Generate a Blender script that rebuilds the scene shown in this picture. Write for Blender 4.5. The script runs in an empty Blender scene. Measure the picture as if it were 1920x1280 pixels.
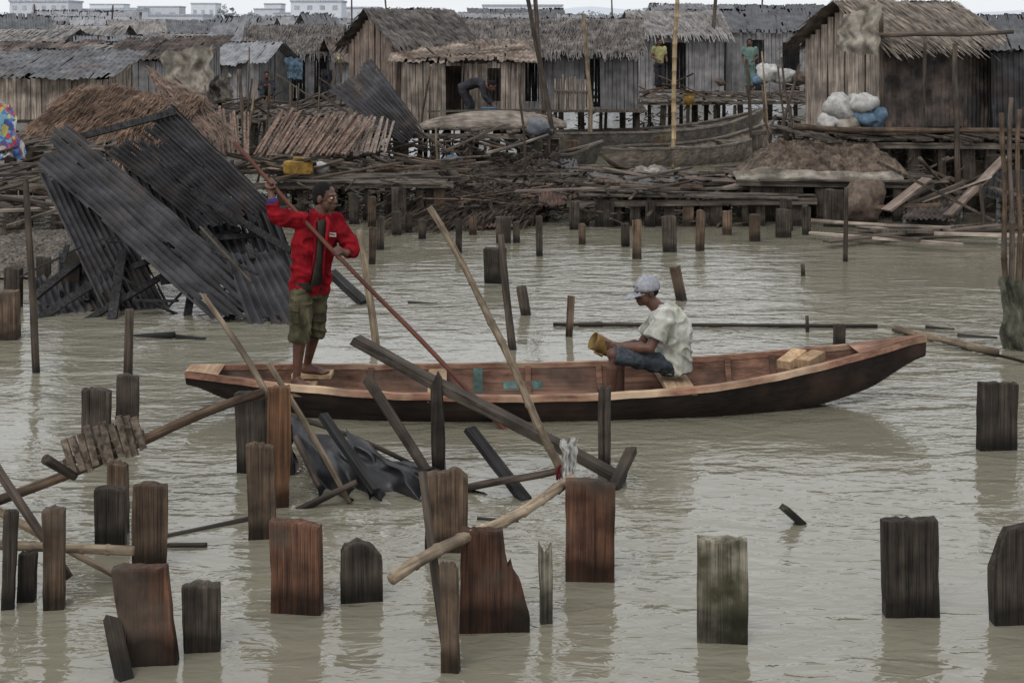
import bpy, bmesh, math, random
from mathutils import Vector, Matrix, noise
random.seed(7)
F=2666.67; H=3.2; HY=65.0
V=Vector
def P(px,py,d): return V(((px-960)/F*d, d, H-(py-HY)/F*d))
def gd(py,z=0.0): return F*(H-z)/(py-HY)
def zat(y,d): return H-(y-HY)/F*d
def xat(px,d): return (px-960)/F*d
def R(a,b): return random.uniform(a,b)
scene=bpy.context.scene
ORG={}
def lk(o): scene.collection.objects.link(o)
def meta(o,label=None,cat=None,group=None,kind=None):
    if label: o['label']=label
    if cat: o['category']=cat
    if group: o['group']=group
    if kind: o['kind']=kind
    return o
def empty(name,loc,label,cat,group=None):
    o=bpy.data.objects.new(name,None); o.empty_display_size=.1; lk(o)
    o.location=loc; ORG[o.name]=V(loc); return meta(o,label,cat,group)

# ------------------------------------------------------------------ materials
def C(r,g,b):
    f=lambda c:(c/12.92 if c<=.04045 else ((c+.055)/1.055)**2.4)
    return (f(r/255),f(g/255),f(b/255),1)
HAZE=C(170,175,181)  # aerial haze, painted by blending this tint into the base colours
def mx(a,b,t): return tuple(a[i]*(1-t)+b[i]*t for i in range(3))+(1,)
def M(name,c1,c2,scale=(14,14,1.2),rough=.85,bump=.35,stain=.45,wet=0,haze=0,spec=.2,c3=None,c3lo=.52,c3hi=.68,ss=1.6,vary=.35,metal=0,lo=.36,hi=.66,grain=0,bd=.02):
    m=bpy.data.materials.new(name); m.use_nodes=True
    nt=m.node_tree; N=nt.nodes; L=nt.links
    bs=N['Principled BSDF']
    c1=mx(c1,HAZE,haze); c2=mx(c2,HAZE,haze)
    tc=N.new('ShaderNodeTexCoord'); oi=N.new('ShaderNodeObjectInfo')
    mu=N.new('ShaderNodeMath'); mu.operation='MULTIPLY'; mu.inputs[1].default_value=43.0; L.new(oi.outputs['Random'],mu.inputs[0])
    ad=N.new('ShaderNodeVectorMath'); ad.operation='ADD'; L.new(tc.outputs['Object'],ad.inputs[0]); L.new(mu.outputs[0],ad.inputs[1])
    def nn(sc,det):
        mp=N.new('ShaderNodeMapping'); mp.inputs['Scale'].default_value=sc; L.new(ad.outputs[0],mp.inputs[0])
        n=N.new('ShaderNodeTexNoise'); n.inputs['Scale'].default_value=1.0; n.inputs['Detail'].default_value=det; n.inputs['Roughness'].default_value=.68
        L.new(mp.outputs[0],n.inputs['Vector']); return n.outputs['Fac']
    fac=nn(scale,4)
    if grain:
        f2=nn(tuple(s*(3.6 if s>5 else 1.3) for s in scale),3)
        g=N.new('ShaderNodeMath'); g.operation='MULTIPLY_ADD'; g.inputs[1].default_value=grain; L.new(f2,g.inputs[0])
        g2=N.new('ShaderNodeMath'); g2.operation='MULTIPLY'; g2.inputs[1].default_value=1-grain; L.new(fac,g2.inputs[0]); L.new(g2.outputs[0],g.inputs[2]); fac=g.outputs[0]
    cr=N.new('ShaderNodeValToRGB'); cr.color_ramp.elements[0].position=lo; cr.color_ramp.elements[1].position=hi
    cr.color_ramp.elements[0].color=c2; cr.color_ramp.elements[1].color=c1
    L.new(fac,cr.inputs[0])
    n3=N.new('ShaderNodeTexNoise'); n3.inputs['Scale'].default_value=ss*2.3; n3.inputs['Detail'].default_value=4; L.new(ad.outputs[0],n3.inputs['Vector'])
    col=cr.outputs[0]
    if c3:
        c3=mx(c3,HAZE,haze)
        n2=N.new('ShaderNodeTexNoise'); n2.inputs['Scale'].default_value=ss; n2.inputs['Detail'].default_value=5
        L.new(ad.outputs[0],n2.inputs['Vector'])
        mr=N.new('ShaderNodeMapRange'); mr.inputs[1].default_value=c3lo; mr.inputs[2].default_value=c3hi
        L.new(n2.outputs['Fac'],mr.inputs[0])
        mi=N.new('ShaderNodeMix'); mi.data_type='RGBA'; L.new(mr.outputs[0],mi.inputs[0]); L.new(col,mi.inputs[6]); mi.inputs[7].default_value=c3
        col=mi.outputs[2]
    a=N.new('ShaderNodeMapRange'); a.inputs[1].default_value=.3; a.inputs[2].default_value=.7; a.inputs[3].default_value=1-stain; a.inputs[4].default_value=1+stain*.35
    L.new(n3.outputs['Fac'],a.inputs[0])
    b=N.new('ShaderNodeMapRange'); b.inputs[3].default_value=1-vary; b.inputs[4].default_value=1+vary*.6; L.new(oi.outputs['Random'],b.inputs[0])
    ml=N.new('ShaderNodeMath'); ml.operation='MULTIPLY'; L.new(a.outputs[0],ml.inputs[0]); L.new(b.outputs[0],ml.inputs[1])
    val=ml.outputs[0]
    if wet:
        ge=N.new('ShaderNodeNewGeometry'); sx=N.new('ShaderNodeSeparateXYZ'); L.new(ge.outputs['Position'],sx.inputs[0])
        w1=N.new('ShaderNodeMath'); w1.operation='MULTIPLY_ADD'; w1.inputs[1].default_value=.22; L.new(n3.outputs['Fac'],w1.inputs[0])
        sb=N.new('ShaderNodeMath'); sb.operation='SUBTRACT'; L.new(sx.outputs['Z'],sb.inputs[0]); w1.inputs[2].default_value=-.11+wet
        L.new(w1.outputs[0],sb.inputs[1])
        w=N.new('ShaderNodeMapRange'); w.inputs[1].default_value=-.03; w.inputs[2].default_value=.05; w.inputs[3].default_value=.3; w.inputs[4].default_value=1
        L.new(sb.outputs[0],w.inputs[0])
        m2=N.new('ShaderNodeMath'); m2.operation='MULTIPLY'; L.new(val,m2.inputs[0]); L.new(w.outputs[0],m2.inputs[1]); val=m2.outputs[0]
        rr=N.new('ShaderNodeMapRange'); rr.inputs[1].default_value=.28; rr.inputs[2].default_value=1; rr.inputs[3].default_value=.4; rr.inputs[4].default_value=rough
        L.new(w.outputs[0],rr.inputs[0]); L.new(rr.outputs[0],bs.inputs['Roughness'])
    else: bs.inputs['Roughness'].default_value=rough
    hs=N.new('ShaderNodeHueSaturation'); L.new(val,hs.inputs['Value']); L.new(col,hs.inputs['Color'])
    L.new(hs.outputs[0],bs.inputs['Base Color'])
    bs.inputs['Specular IOR Level'].default_value=spec; bs.inputs['Metallic'].default_value=metal
    if bump:
        bu=N.new('ShaderNodeBump'); bu.inputs['Strength'].default_value=bump; bu.inputs['Distance'].default_value=bd
        L.new(fac,bu.inputs['Height']); L.new(bu.outputs[0],bs.inputs['Normal'])
    return m
ZG=(34,34,1.3); XG=(1.6,26,26); YG=(26,1.6,26)
gk=dict(bump=.8,lo=.38,hi=.64,grain=.45,stain=.6)
w_red=M('red_timber',C(124,88,69),C(54,40,34),ZG,wet=.13,c3=C(84,72,63),ss=2.4,c3lo=.5,c3hi=.62,**gk)
w_dark=M('dark_timber',C(92,83,74),C(36,33,30),ZG,wet=.09,c3=C(66,59,52),ss=2.4,**gk)
w_brown=M('brown_timber',C(122,101,83),C(52,44,38),ZG,wet=.1,c3=C(84,75,66),ss=2.4,**gk)
w_moss=M('mossy_timber',C(178,170,151),C(84,80,68),ZG,wet=.17,c3=C(84,82,62),c3lo=.46,c3hi=.62,ss=4,**gk)
w_orange=M('orange_timber',C(142,104,76),C(82,60,46),ZG,wet=.1,**gk)
w_pale=M('pale_timber',C(190,162,130),C(148,120,92),ZG,stain=.25,vary=.15)
w_black=M('charred_timber',C(60,58,58),C(28,27,28),ZG)
bamboo=M('bamboo',C(168,152,130),C(102,88,72),(40,40,2.5),stain=.5,c3=C(92,80,69))
bam_y=M('tan_bamboo',C(172,152,122),C(128,110,84),(40,40,2.5),stain=.4)
p_red=M('red_pole',C(128,82,66),C(90,58,48),(40,40,2),stain=.3,rough=.55)
p_dark=M('dark_pole',C(104,93,83),C(58,51,46),(40,40,2),wet=.06)
plankA=M('hut_plank_grey',C(188,173,158),C(102,91,82),(24,24,1.2),haze=.04,c3=C(108,97,88),bump=0)
plankB=M('hut_plank_brown',C(140,120,105),C(72,63,57),(24,24,1.2),haze=.06,bump=0)
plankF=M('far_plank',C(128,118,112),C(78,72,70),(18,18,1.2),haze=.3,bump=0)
deckm=M('deck_plank',C(122,111,100),C(60,54,49),YG,c3=C(56,51,47),bump=0)
deckx=M('deck_plank_long',C(138,128,117),C(68,62,56),XG,c3=C(58,53,49),bump=0)
thB=M('brown_thatch',C(144,117,97),C(80,65,55),(5,5,5),stain=.6,haze=.0,vary=.15,bump=0)
thG=M('grey_thatch',C(112,102,94),C(64,58,54),(5,5,5),stain=.6,haze=.1,vary=.2,bump=0)
thT=M('tan_thatch',C(148,133,116),C(92,81,72),(5,5,5),stain=.5,haze=.1,vary=.15,bump=0)
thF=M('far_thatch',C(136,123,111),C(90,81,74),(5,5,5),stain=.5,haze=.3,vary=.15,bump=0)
palmm=M('dry_palm_leaf',C(98,84,73),C(48,42,37),(5,5,5),stain=.6,bump=0)
tinK=M('burnt_tin',C(70,69,72),C(30,29,31),(2.2,2.2,2.2),rough=.5,stain=.7,spec=.4,bump=.15,c3=C(66,58,53),ss=1.8)
tinR=M('rusty_tin',C(114,98,88),C(58,51,48),(3,3,3),rough=.9,stain=.6,spec=.1,c3=C(56,52,51),haze=.06,bump=0)
tinW=M('patched_tin',C(162,148,136),C(92,80,72),(3,3,3),rough=.9,stain=.6,spec=.1,c3=C(100,80,68),bump=0)
tinP=M('pinkish_tin',C(136,106,96),C(92,74,67),(4,4,4),rough=.85,stain=.5,bump=0)
tinG=M('grey_tin',C(104,104,106),C(64,63,64),(3,3,3),rough=.9,stain=.55,spec=.1,haze=.1,c3=C(88,77,71),bump=0)
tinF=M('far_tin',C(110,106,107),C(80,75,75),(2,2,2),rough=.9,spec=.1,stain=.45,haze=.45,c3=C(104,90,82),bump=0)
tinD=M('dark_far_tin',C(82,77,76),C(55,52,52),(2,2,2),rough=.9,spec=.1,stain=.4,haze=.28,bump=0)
canv=M('dirty_canvas',C(166,159,148),C(118,111,101),(5,5,5),stain=.5,vary=.1,bump=0,c3=C(114,107,98))
sackw=M('white_sack',C(184,183,180),C(142,140,136),(8,8,8),stain=.3,vary=.15,bump=0)
sackb=M('blue_sack',C(104,124,140),C(70,90,108),(8,8,8),stain=.3,vary=.1,bump=0)
sackbr=M('brown_sack',C(120,105,94),C(80,70,62),(8,8,8),stain=.4,bump=0)
soil=M('soil',C(114,99,86),C(56,49,44),(9,9,9),stain=.5,bump=1)
gravel=M('gravel',C(148,139,128),C(62,57,53),(22,22,22),stain=.4,bump=1.2)
tarp=M('dark_tarp',C(46,46,49),C(28,28,31),(9,9,9),rough=.45,spec=.4,stain=.35,bump=.2,bd=.03)
skin=M('skin',C(100,70,57),C(74,51,42),(9,9,9),rough=.5,stain=.15,bump=.08,vary=0,spec=.35)
hairm=M('hair',C(28,25,24),C(15,14,14),(60,60,60),rough=.9,stain=.2,vary=0)
redj=M('red_cloth',C(142,25,34),C(100,17,26),(12,12,6),rough=.9,stain=.5,bump=.6,vary=0,ss=3.4,spec=.08)
olive=M('olive_cloth',C(94,90,70),C(64,61,48),(12,12,6),rough=.95,stain=.45,bump=.6,vary=0,ss=3.4,spec=.08)
dshirt=M('dark_green_cloth',C(60,57,50),C(40,39,35),(14,14,8),rough=.95,vary=0,spec=.1)
wshirt=M('white_cloth',C(194,194,186),C(154,153,144),(12,12,6),rough=.95,stain=.38,bump=.6,vary=0,ss=4,c3=C(166,168,152),spec=.08)
denim=M('dark_denim',C(76,82,88),C(48,53,58),(30,30,30),rough=.95,stain=.4,vary=0,spec=.08)
capm=M('grey_cap_cloth',C(156,156,162),C(126,127,133),(30,30,30),rough=.95,stain=.15,vary=0,spec=.08)
bluec=M('blue_cuff',C(58,62,116),C(42,44,92),(20,20,20),vary=0)
yelp=M('yellow_plastic',C(132,106,64),C(96,76,44),(9,9,9),rough=.6,stain=.5,vary=.1)
eyew=M('eye_white',C(190,182,172),C(180,170,160),vary=0,bump=0,stain=0,rough=.3)
darkm=M('dark_cloth',C(54,54,59),C(36,36,40),(9,9,9),vary=0,bump=0)
yelc=M('yellow_cloth',C(162,156,92),C(130,125,72),(9,9,9),vary=0,bump=0,haze=.12)
grnc=M('green_cloth',C(84,116,104),C(66,94,84),(9,9,9),vary=0,bump=0,haze=.15)
crim=M('crimson_cloth',C(112,46,50),C(86,34,40),(9,9,9),vary=0,bump=0)
tealp=M('teal_paint',C(104,130,124),C(66,90,86),(12,12,12),stain=.5,c3=C(110,80,66),c3lo=.6)
hullo=M('wet_dark_hull',C(52,43,39),C(24,21,20),(1.6,20,20),rough=.6,stain=.5,c3=C(62,48,41),vary=0,grain=.4)
hulli=M('red_hull_planks',C(136,102,85),C(76,57,48),(1.4,24,24),stain=.6,c3=C(98,83,74),vary=0,grain=.4,bump=.6)
gunm=M('worn_gunwale',C(162,122,102),C(96,69,57),(1.6,26,26),stain=.5,c3=C(182,157,132),vary=0,c3lo=.5,grain=.4,bump=.5)
boatm=M('old_boat_wood',C(146,134,121),C(86,77,69),(1.5,18,18),stain=.5,haze=.06,bump=0)
boatd=M('dark_boat_wood',C(96,88,79),C(52,48,44),(1.5,18,18),stain=.5,haze=.06,c3=C(114,109,86),bump=0)
cowl=M('grey_cowling',C(118,121,128),C(90,93,98),(5,5,5),rough=.45,vary=0,bump=0)
cityw=M('hazed_white_render',C(206,209,214),C(196,199,204),(1,1,1),bump=0,stain=.1,spec=0,vary=.2)  # white walls, with distance haze put into the colour
cityd=M('hazed_window',C(176,181,188),C(170,175,182),(1,1,1),bump=0,spec=0,vary=.1)  # windows and roofs paled towards haze in the colour itself
treef=M('hazed_foliage',C(170,176,178),C(154,161,164),(2,2,2),bump=0,spec=0,vary=0)  # foliage colour already washed out by painted haze
hillm=M('hazed_hill',C(194,199,205),C(186,191,198),(.02,.02,.02),bump=0,spec=0,vary=0,stain=.1)  # hill colour is painted haze, near the sky tone
slatg=M('grey_slat',C(154,139,124),C(76,67,59),(20,20,20),stain=.55)
tinH=M('hazy_tin',C(154,154,158),C(130,130,134),(1,1,1),rough=.9,spec=.03,stain=.3,bump=0)  # skyline tin, haze painted straight into both tones
plankH=M('hazy_plank',C(152,150,152),C(128,127,130),(6,6,1),bump=0,spec=.03,stain=.3)  # skyline planks, same painted haze in the base colour

# ------------------------------------------------------------------ mesh builder
class MB:
    def __init__(s): s.v=[]; s.f=[]
    def add(s,vs,fs):
        b=len(s.v); s.v.extend(V(v) for v in vs); s.f.extend(tuple(b+i for i in f) for f in fs)
    def box(s,c,sz,ax=None,ay=None,az=None):
        ax=ax or V((1,0,0)); ay=ay or V((0,1,0)); az=az or V((0,0,1)); c=V(c)
        vs=[c+ax*(sz[0]/2*i)+ay*(sz[1]/2*j)+az*(sz[2]/2*k) for k in(-1,1) for j in(-1,1) for i in(-1,1)]
        s.add(vs,[(0,2,3,1),(4,5,7,6),(0,1,5,4),(2,6,7,3),(0,4,6,2),(1,3,7,5)])
    def beam(s,p0,p1,w,t,up=V((0,0,1))):
        p0=V(p0);p1=V(p1); a=(p1-p0); L=a.length; a.normalize()
        sd=a.cross(up)
        if sd.length<.01: sd=a.cross(V((0,1,0)))
        sd.normalize(); u=sd.cross(a)
        s.box((p0+p1)/2,(L,w,t),a,sd,u)
    def tube(s,pts,rads,n=8):
        pts=[V(p) for p in pts]; b=len(s.v); k=len(pts); x=None
        for i,p in enumerate(pts):
            t=(pts[min(i+1,k-1)]-pts[max(i-1,0)]).normalized()
            if x is None: x=t.orthogonal().normalized()
            else:
                x=(x-t*x.dot(t)); x=x.normalized() if x.length>1e-5 else t.orthogonal().normalized()
            y=t.cross(x)
            for j in range(n):
                a=2*math.pi*j/n; s.v.append(p+(x*math.cos(a)+y*math.sin(a))*rads[i])
        for i in range(k-1):
            for j in range(n):
                s.f.append((b+i*n+j,b+i*n+(j+1)%n,b+(i+1)*n+(j+1)%n,b+(i+1)*n+j))
        s.f.append(tuple(b+j for j in range(n))[::-1]); s.f.append(tuple(b+(k-1)*n+j for j in range(n)))
    def ell(s,c,a,b_,c_,nu=12,nv=8):
        c=V(c); b=len(s.v)
        s.v.append(c+c_)
        for i in range(1,nv):
            th=math.pi*i/nv
            for j in range(nu):
                ph=2*math.pi*j/nu
                s.v.append(c+a*(math.sin(th)*math.cos(ph))+b_*(math.sin(th)*math.sin(ph))+c_*math.cos(th))
        s.v.append(c-c_); e=len(s.v)-1
        for j in range(nu):
            s.f.append((b,b+1+j,b+1+(j+1)%nu)); o=b+1+(nv-2)*nu; s.f.append((e,o+(j+1)%nu,o+j))
        for i in range(nv-2):
            for j in range(nu):
                o=b+1+i*nu; s.f.append((o+j,o+nu+j,o+nu+(j+1)%nu,o+(j+1)%nu))
    def sph(s,c,r): s.ell(c,V((r,0,0)),V((0,r,0)),V((0,0,r)))
    def limb(s,pts,rads):
        s.tube(pts,rads,10)
        for p,r in zip(pts,rads): s.sph(p,r)
    def loft(s,rings):
        b=len(s.v); n=len(rings[0])
        for r in rings: s.v.extend(V(p) for p in r)
        for i in range(len(rings)-1):
            for j in range(n): s.f.append((b+i*n+j,b+i*n+(j+1)%n,b+(i+1)*n+(j+1)%n,b+(i+1)*n+j))
        s.f.append(tuple(b+j for j in range(n))[::-1]); s.f.append(tuple(b+(len(rings)-1)*n+j for j in range(n)))
    def grid(s,a,b_,c,d,nu,nv,fn=None):
        b=len(s.v)
        for j in range(nv+1):
            v=j/nv
            for i in range(nu+1):
                u=i/nu; p=(a*(1-u)+b_*u)*(1-v)+(d*(1-u)+c*u)*v
                if fn: p=fn(p,u,v)
                s.v.append(p)
        for j in range(nv):
            for i in range(nu):
                k=b+j*(nu+1)+i; s.f.append((k,k+1,k+nu+2,k+nu+1))
    def build(s,name,m,parent=None,smooth=False,origin=None):
        if parent is not None: org=ORG[parent.name]
        elif origin is not None: org=V(origin)
        else:
            xs=[v.x for v in s.v]; ys=[v.y for v in s.v]; org=V(((min(xs)+max(xs))/2,(min(ys)+max(ys))/2,min(v.z for v in s.v)))
        me=bpy.data.meshes.new(name); me.from_pydata([tuple(v-org) for v in s.v],[],s.f); me.materials.append(m)
        if smooth: me.polygons.foreach_set('use_smooth',[True]*len(me.polygons))
        me.update()
        o=bpy.data.objects.new(name,me); lk(o)
        if parent is not None: o.parent=parent
        else: o.location=org
        ORG[o.name]=org
        return o
def nz(p,f=1.0,o=0): return noise.noise(V(p)*f+V((o,o*1.7,o*.3)))
def remesh(mb,name,m,parent,vox,sm=3,amp=0,freq=10):
    o=mb.build(name,m,parent)
    r=o.modifiers.new('r','REMESH'); r.mode='VOXEL'; r.voxel_size=vox; r.use_smooth_shade=True
    s=o.modifiers.new('s','SMOOTH'); s.factor=.5; s.iterations=sm
    dg=bpy.context.evaluated_depsgraph_get(); dg.update()
    me=bpy.data.meshes.new_from_object(o.evaluated_get(dg)); o.modifiers.clear(); o.data=me; me.name=name
    me.materials.clear(); me.materials.append(m)
    if amp:
        nl=[v.normal.copy() for v in me.vertices]
        for v,n in zip(me.vertices,nl):
            q=v.co
            w=q.x*5+q.y*4
            k=nz((w+q.z*freq*.55,q.z*freq*1.1-w*.3,q.y*freq*.6)); k=(1-abs(k)*3.2) if abs(k)<.3 else .04; k=k-.45
            k+=.5*nz(q*freq*1.6,1,5); v.co=q+n*k*amp
    me.polygons.foreach_set('use_smooth',[True]*len(me.polygons))
    return o

# ------------------------------------------------------------------ people
def person(label,J,face,pitch,m_top,m_bot,top,bot,vox=.007,hair=True,grips=None,holds=None,eyes=True,legf=.2,group=None,sleeve='long',tname='shirt',bname='shorts',armk=1):
    root=empty('person',V((J['pel'].x,J['pel'].y,min(J['anR'].z,J['anL'].z)-.07)),label,'person',group)
    Z=V((0,0,1)); wa=(J['shL']-J['shR']); wa.z*=.3; wa.normalize()
    def ring(c,ax,hw,hd,n=18):
        da=wa.cross(ax).normalized(); w=ax.cross(da).normalized()
        return [c+w*(hw*math.cos(2*math.pi*i/n))+da*(hd*math.sin(2*math.pi*i/n)) for i in range(n)]
    pel,ch,nk,hc=J['pel'],J['ch'],J['nk'],J['hd']
    cs=[pel-(ch-pel)*.12,pel.lerp(ch,.45),ch,ch.lerp(nk,.62),nk]
    def torso(mb,hw,hd,k=1,ext=0):
        rr=[]
        for i,c in enumerate(cs):
            ax=(cs[min(i+1,4)]-cs[max(i-1,0)]).normalized()
            if i==0: c=c-ax*ext
            rr.append(ring(c,ax,hw[i]*k,hd[i]*k))
        mb.loft(rr)
    b=MB()
    torso(b,[.14,.14,.165,.15,.055],[.1,.1,.11,.09,.055],.9)
    f=V((face[0],face[1],0)).normalized(); lf=V((-f.y,f.x,0)); fp=(f*math.cos(pitch)+Z*math.sin(pitch)); up=(Z*math.cos(pitch)-f*math.sin(pitch))
    E=lambda x,y,z:hc+fp*x+lf*y+up*z
    b.limb([nk-Z*.03,E(-.02,0,-.07)],[.062,.058])
    b.ell(E(-.008,0,.03),fp*.1,lf*.077,up*.098); b.ell(E(.022,0,-.045),fp*.072,lf*.06,up*.07); b.ell(E(.06,0,-.09),fp*.028,lf*.03,up*.024)
    b.limb([E(.088,0,.015),E(.106,0,-.028)],[.01,.017]); b.ell(E(.1,0,-.034),fp*.014,lf*.022,up*.011)
    b.ell(E(.086,0,-.062),fp*.017,lf*.028,up*.009); b.ell(E(.083,0,-.076),fp*.016,lf*.025,up*.009)
    b.ell(E(.08,0,.032),fp*.02,lf*.056,up*.012); b.ell(E(.072,.038,-.02),fp*.02,lf*.02,up*.018); b.ell(E(.072,-.038,-.02),fp*.02,lf*.02,up*.018)
    for s in(1,-1): b.ell(E(-.012,s*.078,-.008),fp*.022,lf*.011+fp*-.006,up*.034)
    for s in 'RL':
        b.limb([J['sh'+s],J['sh'+s].lerp(J['el'+s],.4),J['el'+s],J['el'+s].lerp(J['wr'+s],.35),J['wr'+s]],[.056*armk,.05*armk,.041*armk,.043*armk,.029])
        hp=J['hip'+s]; kn=J['kn'+s]; an=J['an'+s]
        b.limb([hp,hp.lerp(kn,.5),kn,kn.lerp(an,.3),kn.lerp(an,.7),an],[.078,.07,.054,.055,.042,.034])
        t=J['toe'+s]; dr=(t-an); dr.z=0; dr.normalize(); sd=dr.cross(Z)
        heel=V((an.x,an.y,an.z-.045))-dr*.035; ball=V((an.x,an.y,t.z+.02))+dr*.12
        b.limb([heel,an-Z*.02,ball],[.032,.034,.03]); b.limb([heel-Z*.005,ball+sd*.018],[.03,.026]); b.limb([heel-Z*.005,ball-sd*.018],[.03,.026])
        for k in range(5):
            o=(k-2)*.016; r=.013 if k else .016
            b.limb([ball+sd*o-Z*.006,ball+sd*o*1.1+dr*(.06-.008*k)-Z*.012],[r,r*.85])
        wr=J['wr'+s]
        if grips and s in grips:
            Cc,A,u,rp=grips[s]; A=A.normalized(); u=(u-A*u.dot(A)).normalized(); v=A.cross(u)
            pc=Cc+u*(rp+.016)
            b.limb([wr,pc],[.029,.028]); b.ell(pc,A*.045,v*.042,u*.02)
            for k in range(4):
                o=(k-1.5)*.0205; Rr=rp+.009
                th0=.5; n=6; fl=[3.6,4.0,3.8,3.2][k]
                b.limb([Cc+A*o+(u*math.cos(th0+fl*i/n)+v*math.sin(th0+fl*i/n))*Rr for i in range(n+1)],[.0105-.0005*i for i in range(n+1)])
            b.limb([pc-v*.03,Cc+A*.035+(u*math.cos(-1.2)+v*math.sin(-1.2))*(rp+.014),Cc+A*.05+(u*math.cos(-2.2)+v*math.sin(-2.2))*(rp+.011)],[.014,.0125,.01])
        else:
            if holds and s in holds: dv,pn=holds[s]
            else: dv=(wr-J['el'+s]).normalized(); pn=-f
            dv=dv.normalized(); pn=(pn-dv*pn.dot(dv)).normalized(); sv=dv.cross(pn)
            pc=wr+dv*.055; b.limb([wr,wr+dv*.03],[.029,.028]); b.ell(pc,dv*.055,sv*.042,pn*.02)
            for k in range(4):
                o=(k-1.5)*.0205; ln=[.072,.082,.077,.06][k]; st=wr+dv*.095+sv*o
                b.limb([st,st+dv*ln*.45+pn*.012,st+dv*ln*.78+pn*.035,st+dv*ln*.9+pn*.055],[.0105,.01,.0095,.0085])
            th=sv if s=='R' else -sv
            b.limb([wr+dv*.035-th*.03,wr+dv*.07-th*.06+pn*.015,wr+dv*.1-th*.062+pn*.035],[.014,.012,.01])
    remesh(b,'body',skin,root,vox,2)
    t=MB(); torso(t,top['hw'],top['hd'],1,top.get('ext',0))
    for s in 'RL':
        sh,el,wr=J['sh'+s],J['el'+s],J['wr'+s]; q=top.get('r',(.082,.07,.052))
        if sleeve=='long': t.limb([sh,sh.lerp(el,.5),el,el.lerp(wr,.5)],[q[0],q[0]*.93,q[1],q[2]*1.08]); t.tube([el.lerp(wr,.5),el.lerp(wr,top.get('cuff'+s,.85))],[q[2]*1.08,q[2]],12)
        else: t.limb([sh,sh.lerp(el,.3)],[q[0],q[0]*.97]); t.tube([sh.lerp(el,.3),sh.lerp(el,.72)],[q[0]*.97,q[1]],12)
    ax=(hc-nk).normalized()
    if top.get('collar'): t.tube([nk-ax*.03,nk+ax*.03],[.095,.08],14)
    remesh(t,tname,m_top,root,max(vox*1.3,.009),4,top.get('fold',.008),top.get('fq',9))
    t=MB()
    w=bot['hw']; ax=(ch-pel).normalized()
    t.loft([ring(pel+ax*.09,ax,w*.95,bot['hd']*.95),ring(pel,ax,w,bot['hd']),ring(pel-ax*.07,ax,w*.9,bot['hd'])])
    for s in 'RL':
        hp,kn,an=J['hip'+s],J['kn'+s],J['an'+s]; q=bot['r']
        if legf>0: t.limb([hp,hp.lerp(kn,.5),kn],[q[0],q[0]*.97,q[1]]); t.tube([kn,kn.lerp(an,legf)],[q[1],q[1]*1.02],14)
        else: t.limb([hp,hp.lerp(kn,.5)],[q[0],q[0]*.92]); t.tube([hp.lerp(kn,.5),hp.lerp(kn,1+legf)],[q[0]*.92,q[1]],14)
    remesh(t,bname,m_bot,root,max(vox*1.3,.009),3,bot.get('fold',.01),9)
    if hair:
        h=MB(); h.ell(E(-.018,0,.042),fp*.1,lf*.083,up*.1); h.ell(E(-.045,0,.0),fp*.068,lf*.079,up*.075)
        remesh(h,'hair',hairm,root,max(vox,.008),1,0,40)
    if eyes:
        for s in(1,-1):
            e=MB(); e.ell(E(.083,s*.032,.006),fp*.013,lf*.014,up*.008); eo=e.build('eye',eyew,root,True)
            e=MB(); e.ell(E(.0925,s*.032,.006),fp*.005,lf*.006,up*.006); e.build('iris',hairm,eo,True)
    return root,E,fp,lf,up

PB=P(945,805,11.53); PT=P(437,268,12.12)
def polept(px):
    lo,hi=0,1
    for _ in range(40):
        m=(lo+hi)/2; q=PB.lerp(PT,m); x=960+q.x/q.y*F
        if x>px: lo=m
        else: hi=m
    return PB.lerp(PT,lo)
pa=(PB-PT).normalized()
F1=V((.75,-.66,0)); R1=V((-.66,-.75,0))
cL=polept(631); cR=polept(509)
pel=P(580,538,12.12)
J=dict(pel=pel,ch=P(590,452,12.09),nk=P(600,404,12.07),hd=P(609,371,12.05),
 shR=P(563,413,11.99),elR=P(516,405,11.98),wrR=P(509,366,12.02),
 shL=P(630,416,12.15),elL=P(660,468,12.1),wrL=P(648,475,11.95),
 hipR=pel+R1*.085-V((0,0,.04)),hipL=pel-R1*.085-V((0,0,.04)),
 knR=P(563,622,11.96),knL=P(592,612,12.15),anR=P(556,706,12.0),anL=P(576,682,12.25))
J['toeR']=V((J['anR'].x+.13,J['anR'].y-.12,J['anR'].z-.075)); J['toeL']=V((J['anL'].x+.18,J['anL'].y-.04,J['anL'].z-.075))
FZR=J['anR'].z-.08; FZL=J['anL'].z-.08
man,E,fp,lf,up=person('person in red jacket and olive shorts standing in the canoe gripping a long pole',J,(.93,-.36),-.02,redj,olive,
 dict(hw=[.18,.18,.2,.18,.095],hd=[.135,.136,.142,.118,.088],r=(.082,.07,.052),cuffR=.55,cuffL=.8,collar=1,fold=.02,fq=9,ext=.0),
 dict(hw=.16,hd=.128,r=(.102,.092),fold=.016),legf=.2,grips={'L':(cL,pa,J['wrL']-cL+V((.03,-.02,0)),.02),'R':(cR,pa,V((-.3,.25,-.9)),.02)},tname='jacket')
t=MB()
pts=[(604,412,11.98,.05),(603,430,11.965,.04),(601,455,11.955,.03),(598,490,11.965,.036),(594,535,11.975,.07)]
t.loft([[P(x,y,d)+R1*(w*math.cos(a*math.pi/6))+F1*(.022*math.sin(a*math.pi/6)) for a in range(12)] for x,y,d,w in pts])
t.build('undershirt',dshirt,man,True)
t=MB(); cc=J['pel']
t.loft([[V((cc.x,cc.y,cc.z+dz))+R1*(.17*math.cos(a*math.pi/9))+F1*(.13*math.sin(a*math.pi/9)) for a in range(18)] for dz in(-.02,.06)])
t.build('shirt_hem',dshirt,man,True)
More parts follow.
